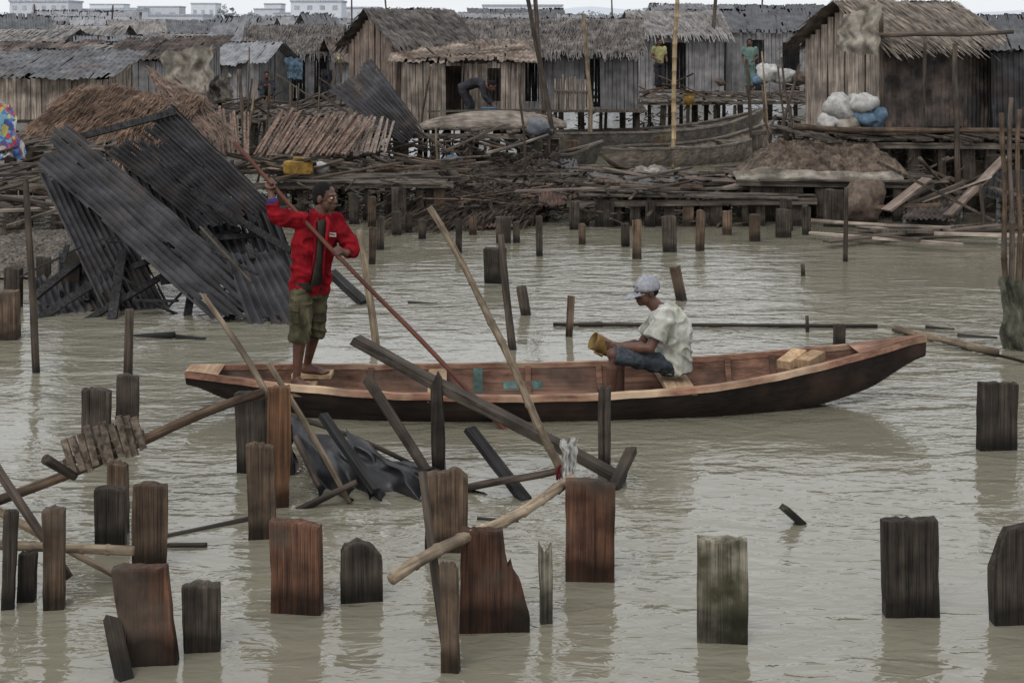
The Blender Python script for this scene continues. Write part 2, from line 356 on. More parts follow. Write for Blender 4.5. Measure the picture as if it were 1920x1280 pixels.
t=MB(); t.tube([J['elR'].lerp(J['wrR'],.5),J['elR'].lerp(J['wrR'],.8)],[.05,.046],12); t.build('sleeve_cuff',bluec,man,True)
for pt in ([(598,408,11.97),(590,418,11.96),(592,455,11.945),(588,495,11.955),(580,530,11.97)],[(612,406,11.985),(616,418,11.97),(611,455,11.955),(607,495,11.965),(606,531,11.975)]):
    t=MB(); t.tube([P(*q) for q in pt],[.012,.02,.013,.012,.011],8); t.build('jacket_edge',redj,man,True)
pc=P(624,440,11.952); t=MB(); t.box(pc,(.07,.006,.034),V((.85,-.5,0)),V((.5,.85,0)),V((0,0,1))); pt=t.build('chest_patch',sackw,man)
t=MB(); t.box(pc+V((-.004,-.0045,.004)),(.05,.004,.008),V((.85,-.5,0)),V((.5,.85,0)),V((0,0,1))); t.build('patch_print',crim,pt)
t=MB(); pk=P(553,590,11.855); t.box(pk,(.1,.02,.13),V((.85,-.5,0)),V((.5,.85,0)),V((0,0,1))); po=t.build('cargo_pocket',olive,man)
t=MB(); t.box(pk+V((-.006,-.012,.05)),(.105,.012,.035),V((.85,-.5,0)),V((.5,.85,0)),V((0,0,1))); t.build('pocket_flap',olive,po)
# seated man
pel=P(1264,683,12.2)
J=dict(pel=pel,ch=P(1260,614,12.2),nk=P(1235,572,12.2),hd=P(1212,547,12.2),
 shL=P(1246,595,12.01),elL=P(1219,652,11.94),wrL=P(1166,650,12.03),
 shR=P(1240,590,12.38),elR=P(1203,645,12.42),wrR=P(1163,648,12.27),
 hipL=pel+V((-.02,-.1,.01)),hipR=pel+V((-.02,.1,.01)),
 knL=P(1149,664,11.96),knR=P(1158,660,12.36),anL=P(1146,748,11.98),anR=P(1164,744,12.3))
for s in 'LR': J['toe'+s]=V((J['an'+s].x-.2,J['an'+s].y,J['an'+s].z-.075))
sit,E2,fp2,lf2,up2=person('person in white shirt, grey cap and dark shorts sitting in the canoe',J,(-.93,-.36),-.1,wshirt,denim,
 dict(hw=[.185,.2,.22,.205,.09],hd=[.145,.16,.17,.135,.08],r=(.096,.096),fold=.02,fq=8,ext=.02),
 dict(hw=.165,hd=.135,r=(.09,.072),fold=.012),legf=-.02,sleeve='short',hair=False,armk=1.12,
 holds={'L':(V((-.9,.25,.02)),V((0,1,.1))),'R':(V((-.9,-.2,-.1)),V((0,-1,.2)))})
t=MB()
n=20; rr=[]
for zz,k in((.005,1.02),(.03,1.04),(.06,1.0),(.09,.86),(.115,.6),(.13,.25)):
    rr.append([E2(-.012+.112*k*math.cos(2*math.pi*i/n),.09*k*math.sin(2*math.pi*i/n),zz+.012) for i in range(n)])
t.loft(rr); cp=t.build('cap',capm,sit,True)
t=MB()
def brim(i,o,dz):
    a=math.pi*(i/12-.5)
    return E2(.06+(.03+.12*o)*math.cos(a)+.02*math.cos(a),.085*math.sin(a)*(1-.08*o),.016-.035*o*math.cos(a)-.01*abs(math.sin(a))+dz)
for i in range(12):
    t.add([brim(i,0,0),brim(i+1,0,0),brim(i+1,1,0),brim(i,1,0),brim(i,0,-.006),brim(i+1,0,-.006),brim(i+1,1,-.006),brim(i,1,-.006)],[(0,1,2,3),(7,6,5,4),(3,2,6,7),(0,4,5,1)])
t.build('cap_brim',capm,cp,True)
t=MB()
for k in range(4): t.box(E2(.098,-.03+.02*k,.055),(.004,.013,.014),fp2,lf2,up2)
t.build('cap_print',darkm,cp)
t=MB(); t.ell(E2(-.03,0,.0),fp2*.082,lf2*.081,up2*.055); remesh(t,'hair',hairm,sit,.008,1)
bc=P(1127,646,12.14); ax=V((-.62,-.18,.35)).normalized(); root=empty('bailer',bc,'dull yellow cut-off plastic container in the hands of the seated person','container')
t=MB(); x=ax.orthogonal().normalized(); y=ax.cross(x)
ro=[(-.085,.02),(-.083,.07),(-.05,.074),(-.045,.07),(0,.074),(.05,.074),(.085,.078),(.085,.072),(0,.068),(-.07,.064),(-.075,.01)]
for (h,r) in ro:
    t.v.extend(bc+ax*h+(x*math.cos(2*math.pi*i/18)+y*math.sin(2*math.pi*i/18))*r for i in range(18))
for i in range(len(ro)-1):
    for j in range(18): t.f.append((i*18+j,i*18+(j+1)%18,(i+1)*18+(j+1)%18,(i+1)*18+j))
t.build('container_body',yelp,root,True)
t=MB(); t.tube([bc+ax*.05+x*.075,bc+ax*.05+x*.1,bc-ax*.03+x*.1,bc-ax*.03+x*.075],[.009]*4,8); t.build('handle',yelp,root,True)

def farman(label,px,py,d,yaw,m_top,m_bot,pose='stand'):
    o=P(px,py,d); f=V((math.cos(yaw),math.sin(yaw),0)); l=V((-f.y,f.x,0)); Z=V((0,0,1))
    q=lambda x,y,z:o+f*x+l*y+Z*z
    if pose=='stand':
        J=dict(pel=q(0,0,.92),ch=q(0,0,1.22),nk=q(0,0,1.46),hd=q(.02,0,1.6),hipR=q(0,-.09,.88),hipL=q(0,.09,.88),knR=q(.03,-.1,.48),knL=q(.06,.1,.48),anR=q(0,-.1,.08),anL=q(.05,.1,.08))
        for s,k in(('R',-1),('L',1)): J['sh'+s]=q(0,k*.19,1.4); J['el'+s]=q(-.02,k*.25,1.12); J['wr'+s]=q(.18,k*.18,1.05); J['toe'+s]=J['an'+s]+f*.2-Z*.075
    elif pose=='bend':
        J=dict(pel=q(-.15,0,.8),ch=q(.12,0,.92),nk=q(.36,0,.9),hd=q(.5,0,.84),hipR=q(-.15,-.09,.76),hipL=q(-.15,.09,.76),knR=q(.0,-.1,.42),knL=q(.04,.1,.42),anR=q(-.1,-.1,.08),anL=q(-.05,.1,.08))
        for s,k in(('R',-1),('L',1)): J['sh'+s]=q(.3,k*.18,.87); J['el'+s]=q(.38,k*.22,.6); J['wr'+s]=q(.52,k*.12,.42); J['toe'+s]=J['an'+s]+f*.2-Z*.075
    else:
        J=dict(pel=q(0,0,.12),ch=q(.04,0,.4),nk=q(.08,0,.62),hd=q(.13,0,.76),hipR=q(0,-.09,.1),hipL=q(0,.09,.1),knR=q(.35,-.14,.38),knL=q(.35,.14,.38),anR=q(.42,-.12,.08),anL=q(.42,.12,.08))
        for s,k in(('R',-1),('L',1)): J['sh'+s]=q(.06,k*.18,.56); J['el'+s]=q(.2,k*.22,.35); J['wr'+s]=q(.4,k*.12,.42); J['toe'+s]=J['an'+s]+f*.2-Z*.075
    return person(label,J,(f.x,f.y),-.6 if pose=='bend' else -.1,m_top,m_bot,dict(hw=[.16,.16,.19,.18,.08],hd=[.12,.12,.13,.11,.07],r=(.075,.065,.05)),dict(hw=.16,hd=.12,r=(.095,.08)),vox=.016,eyes=False,legf=.75,sleeve='short' if pose=='stand' else 'long')
farman('person in dark clothes bending over a blue bucket before the patched tin roof hut',880,232,31.9,-.1,darkm,darkm,'bend')
farman('person in yellow top standing before the far tan thatched hut',1236,172,46,-1.2,yelc,darkm)
farman('person in green clothes standing by the far dark tin hut',1406,172,46.5,-1.9,grnc,grnc)
farman('person in crimson top sitting on the deck left of the white sacks',1518,221,38,-.3,crim,darkm,'sit')
farman('person in dark top sitting in the shade of the far grey hut',500,188,44,-1.4,darkm,denim,'sit')

# ------------------------------------------------------------------ generic sticks and boards
def stick(name,p0,p1,r0,r1,m,label,cat='pole',group=None,rect=None,wob=0,nodes=0,ext=0,seg=10):
    p0=V(p0);p1=V(p1); a=(p1-p0).normalized(); p0=p0-a*ext; L=(p1-p0).length
    mb=MB(); sd=random.random()*50
    if rect:
        w,t=rect; n=max(3,min(12,int(L/.18)))
        for i in range(n+1):
            z=L*i/n; k=1+.1*noise.noise(V((sd,z*2,0))); ox=wob*noise.noise(V((z*1.3,sd,1)))
            for (sx,sy) in((-1,-1),(1,-1),(1,1),(-1,1)):
                e=.05*noise.noise(V((sx*3+sd,sy*3,9))) if i in(0,n) else 0
                mb.v.append(V((ox+sx*w/2*k+.006*noise.noise(V((z*4,sx,sd))),sy*t/2*k,z+e)))
        for i in range(n):
            for j in range(4): mb.f.append((i*4+j,i*4+(j+1)%4,(i+1)*4+(j+1)%4,(i+1)*4+j))
        mb.f.append((3,2,1,0)); mb.f.append(tuple(n*4+j for j in range(4)))
    else:
        pts=[];rs=[]
        for i in range(seg+1):
            z=L*i/seg; r=r0+(r1-r0)*i/seg
            c=V((wob*(noise.noise(V((z*.9,sd,0)))),wob*noise.noise(V((z*.9,sd,7))),z))
            r*=1+.14*noise.noise(V((z*3,sd,3)))
            if nodes and 0<i<seg:
                pts+= [c-V((0,0,.018)),c,c+V((0,0,.018))]; rs+=[r,r*1.2,r]
            else: pts.append(c); rs.append(r)
        mb.tube(pts,rs,9)
    o=mb.build(name,m,None,not rect,origin=V((0,0,0)))
    q=a.to_track_quat('Z','Y'); o.matrix_world=Matrix.Translation(p0)@q.to_matrix().to_4x4()
    return meta(o,label,cat,group)
def ps(name,x0,y0,d0,x1,y1,d1,rpx,m,label,cat='pole',**k):
    r=rpx/F*(d0+d1)/2
    rect=k.pop('rectpx',None)
    if rect: k['rect']=(rect[0]/F*(d0+d1)/2,rect[1]/F*(d0+d1)/2)
    return stick(name,P(x0,y0,d0),P(x1,y1,d1),r,r*k.pop('tap',.8),m,label,cat,**k)
def interp(pr,u):
    for (a,fa),(b,fb) in zip(pr,pr[1:]):
        if u<=b: return fa+(fb-fa)*(u-a)/max(b-a,1e-6)
    return pr[-1][1]
def board(xl,xr,yt,yb,m,label,group='timber posts standing in the water',th=.085,yaw=None,lean=0,prof=None,nx=12,nzr=14,name='foundation_post',cat='post',jag=1):
    d=gd(yb); w=(xr-xl)/F*d; h=(yb-yt)/F*d; base=V((xat((xl+xr)/2,d),d,0)); sd=random.random()*90
    prof=prof or [(0,1-R(0,.04)),(R(.3,.7),1),(1,1-R(0,.06))]
    yaw=R(-.22,.22) if yaw is None else yaw; cy,sy=math.cos(yaw),math.sin(yaw)
    th=min(th,w*.7)
    mb=MB(); nn=(nx+1)*(nzr+1); lean=lean+R(-.03,.03)
    us=[0,.012]+[i/(nx-2) for i in range(1,nx-2)]+[.988,1] if nx>6 else [i/nx for i in range(nx+1)]
    for s in(-1,1):
        for j in range(nzr+1):
            for i in range(nx+1):
                u=us[i]; top=h*interp(prof,u)+jag*(.007*noise.noise(V((u*6+sd,s,2)))+.012*noise.noise(V((u*23+sd,s*.4,5))))
                vv=j/nzr if j<nzr-1 else (1-.012 if j==nzr-1 else 1)
                z=-.5+(top+.5)*vv
                x=(u-.5)*w+(.010*noise.noise(V((z*2.5,sd,u>.5)))+.005*noise.noise(V((z*15,sd,u>.5)))) *(1 if i in(0,1,nx-1,nx) else .3)
                y=s*th/2+.007*noise.noise(V((x*7,z*2,sd+s)))+.004*noise.noise(V((x*45,z*3,sd+s)))
                if j==nzr: y*=.9
                if i in(0,nx): y*=.92
                x2=x*cy-y*sy+lean*z; y2=x*sy+y*cy
                mb.v.append(V((x2,y2,z)))
    k=nx+1
    for j in range(nzr):
        for i in range(nx):
            a=j*k+i; mb.f.append((a,a+1,a+k+1,a+k)); a+=nn; mb.f.append((a,a+k,a+k+1,a+1))
        for i in(0,nx):
            a=j*k+i; q=(a,a+k,a+k+nn,a+nn); mb.f.append(q if i==0 else q[::-1])
    for i in range(nx):
        a=nzr*k+i; mb.f.append((a,a+1,a+1+nn,a+nn))
    o=mb.build(name,m,None,False,origin=V((0,0,0))); o.location=base
    return meta(o,label,cat,group)

# ------------------------------------------------------------------ foreground posts
BP=[
(1308,1400,1008,1200,w_moss,'pale weathered plank post with green mossy foot in right foreground',dict(yaw=-.12)),
(1657,1760,972,1152,w_dark,'square dark plank post right of the mossy pale post',dict(yaw=.02,prof=[(0,.99),(1,1)])),
(1858,1965,980,1166,w_dark,'dark plank post with sloping top cut by the right edge',dict(prof=[(0,.55),(.22,.86),(.3,.95),(1,1)],yaw=.05)),
(1832,1905,716,842,w_dark,'dark plank post alone in the water below the canoe bow',dict(yaw=.1)),
(1060,1153,898,1086,w_red,'red brown plank post supporting the end of the bamboo pole',dict(yaw=-.05)),
(862,992,990,1180,w_red,'wide red brown plank post with broken right side',dict(prof=[(0,1),(.6,.99),(.64,.6),(.72,.7),(.76,.55),(.84,.5),(.92,.32),(1,.15)],nx=26,yaw=.06)),
(640,718,1012,1124,w_dark,'low dark plank post with pointed rounded top',dict(prof=[(0,.8),(.12,.94),(.45,1),(.8,.88),(1,.68)])),
(510,605,975,1146,w_red,'broad red brown plank post left of the rounded dark post',dict(yaw=-.12)),
(345,413,1093,1217,w_dark,'short dark plank post beside the wide leftmost red plank post',dict(yaw=.15)),
(235,335,1060,1242,w_red,'wide red brown plank post leaning slightly in left foreground',dict(lean=-.12,yaw=.1)),
(248,312,905,1062,w_brown,'brown plank post crossing the horizontal bamboo rail at left',dict(yaw=.2)),
(180,236,912,1022,w_dark,'dark wet plank post behind the horizontal bamboo rail',dict()),
(205,238,865,1000,w_brown,'narrow brown plank post under the slatted panel',dict()),
(83,122,950,1139,w_brown,'slim brown post crossing the left rail bamboo',dict(th=.1)),
(4,28,955,1140,w_dark,'thin dark post at the left frame edge by the crossed sticks',dict(th=.07)),
(35,65,1035,1125,w_dark,'short thin dark post below the horizontal bamboo rail',dict(th=.07)),
(467,518,830,1007,w_brown,'brown plank post in front of the tall orange post',dict(yaw=.1)),
(500,541,725,948,w_orange,'tall orange brown post holding the end of the diagonal rail',dict(yaw=.25,th=.12)),
(445,505,735,885,w_dark,'dark plank post behind the tall orange post',dict(yaw=-.2)),
(797,875,875,1032,w_brown,'brown plank post behind the forked crossing of pole and bamboo',dict(prof=[(0,.93),(.5,.95),(.7,1),(1,.86)])),
(1012,1037,1015,1166,w_moss,'thin pale stake with notched top between the broad posts',dict(prof=[(0,1),(.3,.9),(.5,.86),(.7,.9),(1,.99)],th=.06)),
(830,862,1055,1257,w_brown,'thin squared stake nearest the camera',dict(th=.08)),
(1121,1145,720,885,w_dark,'slim dark stake in front of the seated person',dict(th=.06,prof=[(0,.9),(.3,1),(.6,.93),(1,.99)])),
(812,835,697,882,w_dark,'slim dark stake with pointed top in front of the canoe middle',dict(th=.06,prof=[(0,.84),(.6,1),(1,.93)])),
(155,207,727,850,w_dark,'dark plank post above the slatted panel at left',dict()),
(217,257,700,838,w_dark,'dark post right of the plank post above the slatted panel',dict()),
(-12,35,545,635,w_brown,'stout brown post cut by the left frame edge below the gravel',dict(th=.25)),
(910,950,465,530,w_dark,'broad dark stump behind the leaning grey stake',dict(th=.15)),
(1563,1583,608,650,w_dark,'short dark post just behind the canoe bow',dict(th=.1)),
]
for (a,b_,c,d,m,l,k) in BP: board(a,b_,c,d,m,l,**k)
stick('broken_stake',P(1468,950,gd(980)-.05),P(1503,981,gd(980)),.02,.02,w_dark,'small broken slanting stake poking out of open water at right','stake',rect=(.07,.04))
ps('broken_stake',228,1250,7.1,208,1158,7.2,14,w_dark,'short dark leaning stake left of the wide red plank post','stake',rectpx=(26,20),ext=.3)

ps('leaning_plank',668,640,10.7,1172,905,10.1,1,w_dark,'long dark plank leaning diagonally in front of the canoe','plank',rectpx=(32,16),wob=.06)
ps('leaning_pole',1068,885,9.5,799,390,10.0,8,bamboo,'tall bleached knobbly pole leaning left over the canoe','pole',wob=.14,nodes=1,seg=14,tap=.75,ext=.1)
ps('leaning_stick',500,745,9.8,378,553,10.1,6,bamboo,'crooked bare stick leaning left below the standing person','stick',wob=.08)
ps('bamboo_pole',730,1087,7.1,1072,902,8.55,11,bamboo,'pale bamboo pole resting slantwise on the broken plank post','pole',nodes=1,seg=9,tap=.95,wob=.08)
ps('diagonal_rail',-40,950,9.5,495,733,9.72,10,w_brown,'long dark rail rising from the left edge to the tall orange post','rail',wob=.08,tap=.9)
ps('crossing_pole',838,1240,7.26,789,884,7.6,10,p_dark,'dark leaning pole crossing in front of the brown plank post','pole',ext=.3,wob=.03)
ps('bamboo_rail',-30,1020,8.2,250,1032,8.1,9,bamboo,'horizontal bamboo rail tied across the left posts','rail',nodes=1,seg=6,tap=1)
ps('crossed_stick',-10,865,8.3,128,1085,8.2,9,p_dark,'dark stick slanting down from the left edge across the rail','stick',wob=.03)
ps('crossed_stick',-10,955,8.35,225,1082,8.3,8,bamboo,'pale thin stick slanting below the left bamboo rail','stick',wob=.03)
ps('stub_rail',85,860,9.2,140,893,9.4,10,p_dark,'short dark log stub under the slatted panel','log')
ps('thin_stick',505,680,9.9,655,942,9.7,6,bamboo,'thin pale stick leaning against the black tarp','stick',wob=.05)
ps('dark_strut',690,712,10.6,802,885,10.2,1,w_dark,'narrow dark plank strut above the black tarp','plank',rectpx=(16,12))
ps('dark_strut',605,778,10.2,705,920,9.65,1,w_black,'dark plank strut crossing in front of the black tarp','plank',rectpx=(17,12))
ps('dark_strut',880,803,10.4,985,938,9.8,1,w_black,'short black plank strut right of the tarp','plank',rectpx=(24,12))
ps('dark_strut',1183,845,10.2,1148,920,10.0,1,w_dark,'short dark plank end beside the slim stake','plank',rectpx=(20,12))
ps('low_branch',877,922,9.95,1045,872,9.6,8,p_dark,'low dark branch running to the rag bundle','branch',wob=.08)
ps('low_branch',545,955,9.6,668,903,9.65,7,p_dark,'low branch lying behind the orange post at the tarp foot','branch',wob=.06)
ps('sunken_pole',300,1008,9.05,472,968,9.4,8,p_dark,'dark pole half sunk in water left of the brown plank post','pole',wob=.05)
ps('sunken_pole',255,1058,8.55,470,1015,8.9,4,p_dark,'thin curved twig half sunk in water at left','twig',wob=.1)
ps('leaning_stick',555,820,10.2,598,912,9.75,7,p_dark,'short dark stick under the left edge of the tarp','stick')
ps('tarp_post',530,780,10.5,548,930,10.3,1,w_dark,'slim dark post holding the left edge of the tarp','post',rectpx=(18,14))
ps('tarp_rail',535,776,10.75,800,885,10.6,5,p_dark,'thin pole carrying the upper edge of the tarp','pole',wob=.05)
ps('floating_plank',315,1024,8.9,388,1022,8.9,7,p_dark,'short dark log floating right of the brown rail post','log')
ps('floating_plank',895,972,9.4,972,978,9.35,4,p_dark,'dark splinter floating below the low dark branch','plank')
root=empty('slatted_panel',P(198,838,9.5),'broken panel of short close-set wooden slats hanging on the diagonal rail','panel')
t=MB()
for i in range(10):
    x=124+i*14.2; y0=820-i*4.9; y1=y0+68+R(-7,9); j=R(-2,2)
    a=P(x-3+j,y0+R(-8,6),9.44-(i%2)*.016); b=P(x+17+j+R(-3,3),y1,9.42-(i%2)*.016); t.beam(a,b,.045,.022,V((R(-.3,.3),1,0)))
t.build('slats',slatg,root)
t=MB(); t.beam(P(120,868,9.49),P(270,812,9.49),.05,.03,V((0,1,0))); t.build('batten',w_brown,root)
def cloth(name,a,b,c,d,m,label,cat,amp=.04,freq=6,nu=16,nv=16,group=None):
    mb=MB(); sd=random.random()*40; n=(b-a).cross(d-a).normalized()
    def fn(p,u,v):
        e=(nz((u*freq*.8,v*freq*.35,sd))*1.0+.5*nz((u*freq*2,v*freq,sd+3)))*amp
        q=p+n*e*2
        q.x+=amp*.9*nz((v*4,sd,1)); q.z+=amp*1.1*nz((u*5,sd,2))
        return q
    mb.grid(a,b,c,d,nu,nv,fn)
    o=mb.build(name,m,None,True); return meta(o,label,cat,group)
cloth('tied_rag',P(1050,824,9.4),P(1084,820,9.4),P(1078,894,9.3),P(1056,898,9.3),sackw,'dirty white rag tied on the bleached pole foot','rag',.026,8,24,24)
cloth('hanging_rag',P(1042,876,9.43),P(1052,870,9.43),P(1052,898,9.4),P(1043,900,9.4),crim,'small dark red rag hanging left of the white rag','rag',.012)
root=empty('black_tarp',P(660,930,10),'black plastic tarp draped in long folds over the sunken struts','tarp')
def crum(amp,sd,fr,bul):
    def fn(p,u,v):
        w=u*fr*(1-.3*v)+.8*nz((u*1.8,v*1.0,sd))
        r=1-abs(math.sin(w*1.6))**.8
        c=abs(nz((u*3.5,v*2.5,sd+4)))
        k=r*amp*(.35+.9*v)+c*amp*.5
        b=math.sin(math.pi*min(1,u*1.02))*math.sin(math.pi*min(1,v))*bul
        return p+V((.05*nz((v*4,u*3,sd)),-k-b,.07*nz((u*3,v*2,sd+2))*(v<.97)+k*.5+b*.6-.06*math.sin(math.pi*u)*(1-v)))
    return fn
t=MB(); t.grid(P(536,778,10.75),P(676,828,10.66),P(752,946,9.95),P(604,944,9.95),70,44,crum(.14,3,7,.14)); t.build('sheet',tarp,root,True)
t=MB(); t.grid(P(650,806,10.7),P(812,874,10.6),P(925,942,9.95),P(700,950,9.9),70,40,crum(.13,8,8,.2)); t.build('sheet',tarp,root,True)
t=MB(); t.grid(P(530,782,10.76),P(560,778,10.74),P(552,938,10.2),P(524,918,10.35),16,28,crum(.06,5,4,.03)); t.build('loose_flap',tarp,root,True)

# ------------------------------------------------------------------ midwater stakes and floating things
ps('leaning_stake',702,648,gd(646),675,430,14.9,8,bamboo,'tall grey brown stake right of the red jacket',ext=.4,wob=.03,tap=.8)
ps('leaning_stake',958,656,gd(655),936,440,14.6,8,p_dark,'tall leaning stake in open water behind the bleached pole',ext=.4,tap=.8,wob=.03)
ps('leaning_stake',986,590,gd(590),977,537,16.25,10,p_dark,'short thick stub right of the tall leaning stake','stake',ext=.4,tap=1)
ps('leaning_stake',1067,630,gd(630),1071,555,15.1,1,w_brown,'squared thin stake left of the seated person','stake',rectpx=(14,12),ext=.4)
ps('leaning_stake',1278,563,gd(563),1265,500,17.2,1,w_brown,'tilted squared stake above the seated person','stake',rectpx=(16,14),ext=.4)
ps('small_stub',1506,518,gd(517),1505,495,gd(517),5,p_dark,'tiny dark stub in the bright water beyond the canoe','stake',ext=.3)
ps('small_stub',1514,628,gd(622),1513,592,gd(622),4,p_dark,'tiny dark stub on the long floating pole','stake',ext=.3)
ps('thin_post',240,706,gd(705),243,580,13.3,9,p_dark,'plain thin post rising before the collapsed black roof','post',ext=.4,tap=.9)
ps('tall_pole',69,699,gd(698),48,338,13.6,8,p_dark,'tall thin pole at far left before the gravel heap',ext=.4,tap=.7,wob=.03)
ps('floating_pole',1037,608,gd(612),1645,611,gd(615),3.6,p_dark,'long thin pole floating flat behind the seated person','pole',tap=1)
ps('floating_bamboo',1676,616,15.3,1870,660,14.1,6.5,bamboo,'pale bamboo floating right of the canoe bow','pole',nodes=1,seg=8,tap=.9)
ps('floating_bamboo',1770,640,14.8,1950,685,13.7,3,p_dark,'thin dark stick floating at the right edge','stick')
ps('floating_plank',1735,612,gd(615),1790,618,gd(618),3,p_dark,'dark splinter floating above the pale bamboo','plank')
ps('floating_plank',1795,630,gd(630),1870,636,gd(634),6,p_dark,'dark driftwood floating beside the bamboo bundle foot','driftwood')
ps('floating_plank',765,567,gd(568),820,570,gd(569),3,p_dark,'thin dark driftwood floating right of the red jacket','driftwood')
ps('floating_plank',1085,608,gd(611),1130,606,gd(610),4,w_brown,'small brown driftwood lump on the long floating pole','driftwood')
ps('floating_log',75,617,gd(620),330,632,gd(633),7,w_black,'charred log floating along the collapsed roof','log',wob=.1)
ps('floating_log',330,632,gd(634),385,637,gd(636),6,w_black,'short charred chunk floating at the end of the log','log')
ps('charred_plank',622,512,17.4,683,568,16.9,1,w_black,'charred plank end sticking out right of the olive shorts','plank',rectpx=(18,12))
for i,(x0,x1,yt,l) in enumerate([(1884,1878,212,'leftmost one of the right edge bundle'),(1899,1893,183,'second from the left in the right edge bundle'),(1909,1912,205,'third from the left in the right edge bundle'),(1918,1928,178,'rightmost one of the right edge bundle')]):
    ps('bamboo_pole',x0,652,14.6+.05*i,x1,yt,14.7,5.5,p_dark if i%2 else w_brown,'upright bamboo pole, '+l,'pole',group='bamboo poles bundled at the right edge',nodes=1,seg=9,ext=.3,wob=.07)
cloth('bundle_wrap',P(1878,520,14.45),P(1925,515,14.4),P(1925,655,14.4),P(1874,655,14.45),M('grey_green_wrap',C(106,106,93),C(66,66,58),(9,9,9)),'grey green sacking wrapped around the bamboo bundle foot','sacking',.06)

# ------------------------------------------------------------------ canoe
class Hull:
    def __init__(s,A,B,st,th=.03,floor=.035): s.A=V(A); s.B=V(B); s.st=st; s.th=th; s.fl=floor; s.ax=(s.B-s.A); s.ax.z=0; s.ax.normalize(); s.sd=V((-s.ax.y,s.ax.x,0))
    def g(s,u):
        st=s.st
        for i in range(len(st)-1):
            if u<=st[i+1][0]:
                t=(u-st[i][0])/(st[i+1][0]-st[i][0]); p0=st[max(i-1,0)];p1=st[i];p2=st[i+1];p3=st[min(i+2,len(st)-1)]
                return [.5*(2*p1[k]+(p2[k]-p0[k])*t+(2*p0[k]-5*p1[k]+4*p2[k]-p3[k])*t*t+(3*p1[k]-p0[k]-3*p2[k]+p3[k])*t**3) for k in range(1,5)]
        return st[-1][1:]
    def c(s,u): q=s.A.lerp(s.B,u); return V((q.x,q.y,0))
    def out(s,u,side,t):
        hb,zg,zk,bw=s.g(u); c=s.c(u); zc=zk+.03
        if t<=1:
            w=hb+(bw-hb)*t+.12*hb*math.sin(math.pi*t)*.5; z=zg+(zc-zg)*t
        else: w=bw*(2-t); z=zc+(zk-zc)*(t-1)
        return c+s.sd*(side*w)+V((0,0,z))
    def inn(s,u,side,t):
        p=s.out(u,side,t); c=s.c(u); k=(p-c); hb=max((k.x**2+k.y**2)**.5,.001); w=max(hb-s.th,.004)
        q=c+V((k.x,k.y,0))*(w/hb); hb_,zg,zk,bw=s.g(u); q.z=max(p.z+(s.th if t>.5 else 0),min(s.fl,zg-.01)); return q
    def build(s,root,mo,mi,mg,n=48,gun=.045):
        ts=[0,.2,.4,.6,.8,1,1.5,2]
        def skin_(fn,name,m):
            t=MB(); prof=[(-1,x) for x in ts]+[(1,x) for x in ts[::-1][1:]]; k=len(prof)
            for i in range(n+1):
                for (sd,tt) in prof: t.v.append(fn(i/n,sd,tt))
            for i in range(n):
                for j in range(k-1): t.f.append((i*k+j,(i+1)*k+j,(i+1)*k+j+1,i*k+j+1))
            for i in(0,n): t.f.append(tuple(i*k+j for j in range(k)))
            return t.build(name,m,root,False)
        skin_(s.out,'hull',mo); skin_(s.inn,'inner_planking',mi)
        for sd in(-1,1):
            t=MB()
            for i in range(n+1):
                u=i/n; p=s.out(u,sd,0); ow=s.sd*sd
                w=min(gun,s.g(u)[0]*.9)
                z=.008*nz((u*30,sd,2)); e=.006*nz((u*45,sd,8))
                for (a,bz) in((.012+e,.012),(.016+e,-.035),(-w,-.03),(-w+e,.014)): t.v.append(p+ow*a+V((0,0,bz+z)))
            for i in range(n):
                for j in range(4): t.f.append((i*4+j,i*4+(j+1)%4,(i+1)*4+(j+1)%4,(i+1)*4+j))
            t.f.append((0,1,2,3)); t.f.append(tuple(n*4+j for j in range(4)))
            t.build('gunwale',mg,root)
ca=V((xat(352,12.1),12.1,0)); cb=V((xat(1735,12.4),12.4,0))
hull=Hull(ca,cb,[(0,.13,.35,.22,.08),(.05,.22,.33,.11,.14),(.12,.36,.3,0,.22),(.25,.5,.255,-.08,.34),(.4,.59,.235,-.1,.4),(.55,.59,.24,-.1,.4),(.7,.52,.285,-.08,.34),(.82,.36,.375,-.03,.2),(.92,.17,.475,.12,.08),(1,.025,.565,.4,.015)])
root=empty('canoe',V((.4,12.2,0)),'long red brown wooden canoe carrying two people','canoe')
hull.build(root,hullo,hulli,gunm,72)
def thwart(u,z,w,th,m,name='thwart',inset=.0):
    hb,zg,zk,bw=hull.g(u); c=hull.c(u); k=hb-.02-inset
    t=MB(); t.box(c+V((0,0,z)),(w,2*k,th),hull.ax,hull.sd); return t.build(name,m,root)
wpx=M('pale_cut_timber',C(186,160,130),C(144,117,92),YG,stain=.4,vary=.1)
thwart(.333,.2,.16,.03,wpx)
thwart(.652,.235,.24,.035,wpx,'seat')
t=MB(); t.box(V((xat(566,12.02),12.02,FZR-.016)),(.22,.5,.03)); t.build('foot_board',wpx,root)
t=MB(); t.box(V((xat(585,12.25),12.29,FZL-.018)),(.34,.2,.035)); t.build('foot_board',wpx,root)
def deckp(u0,u1,n,name,m):
    t=MB()
    for i in range(n):
        a=u0+(u1-u0)*i/n;b=u0+(u1-u0)*(i+1)/n
        t.add([hull.out(a,-1,0)+V((0,0,.018)),hull.out(b,-1,0)+V((0,0,.018)),hull.out(b,1,0)+V((0,0,.018)),hull.out(a,1,0)+V((0,0,.018))],[(0,1,2,3)])
    t.build(name,m,root)
deckp(0,.045,6,'stern_deck',wpx); deckp(.9,.998,8,'bow_deck',gunm)
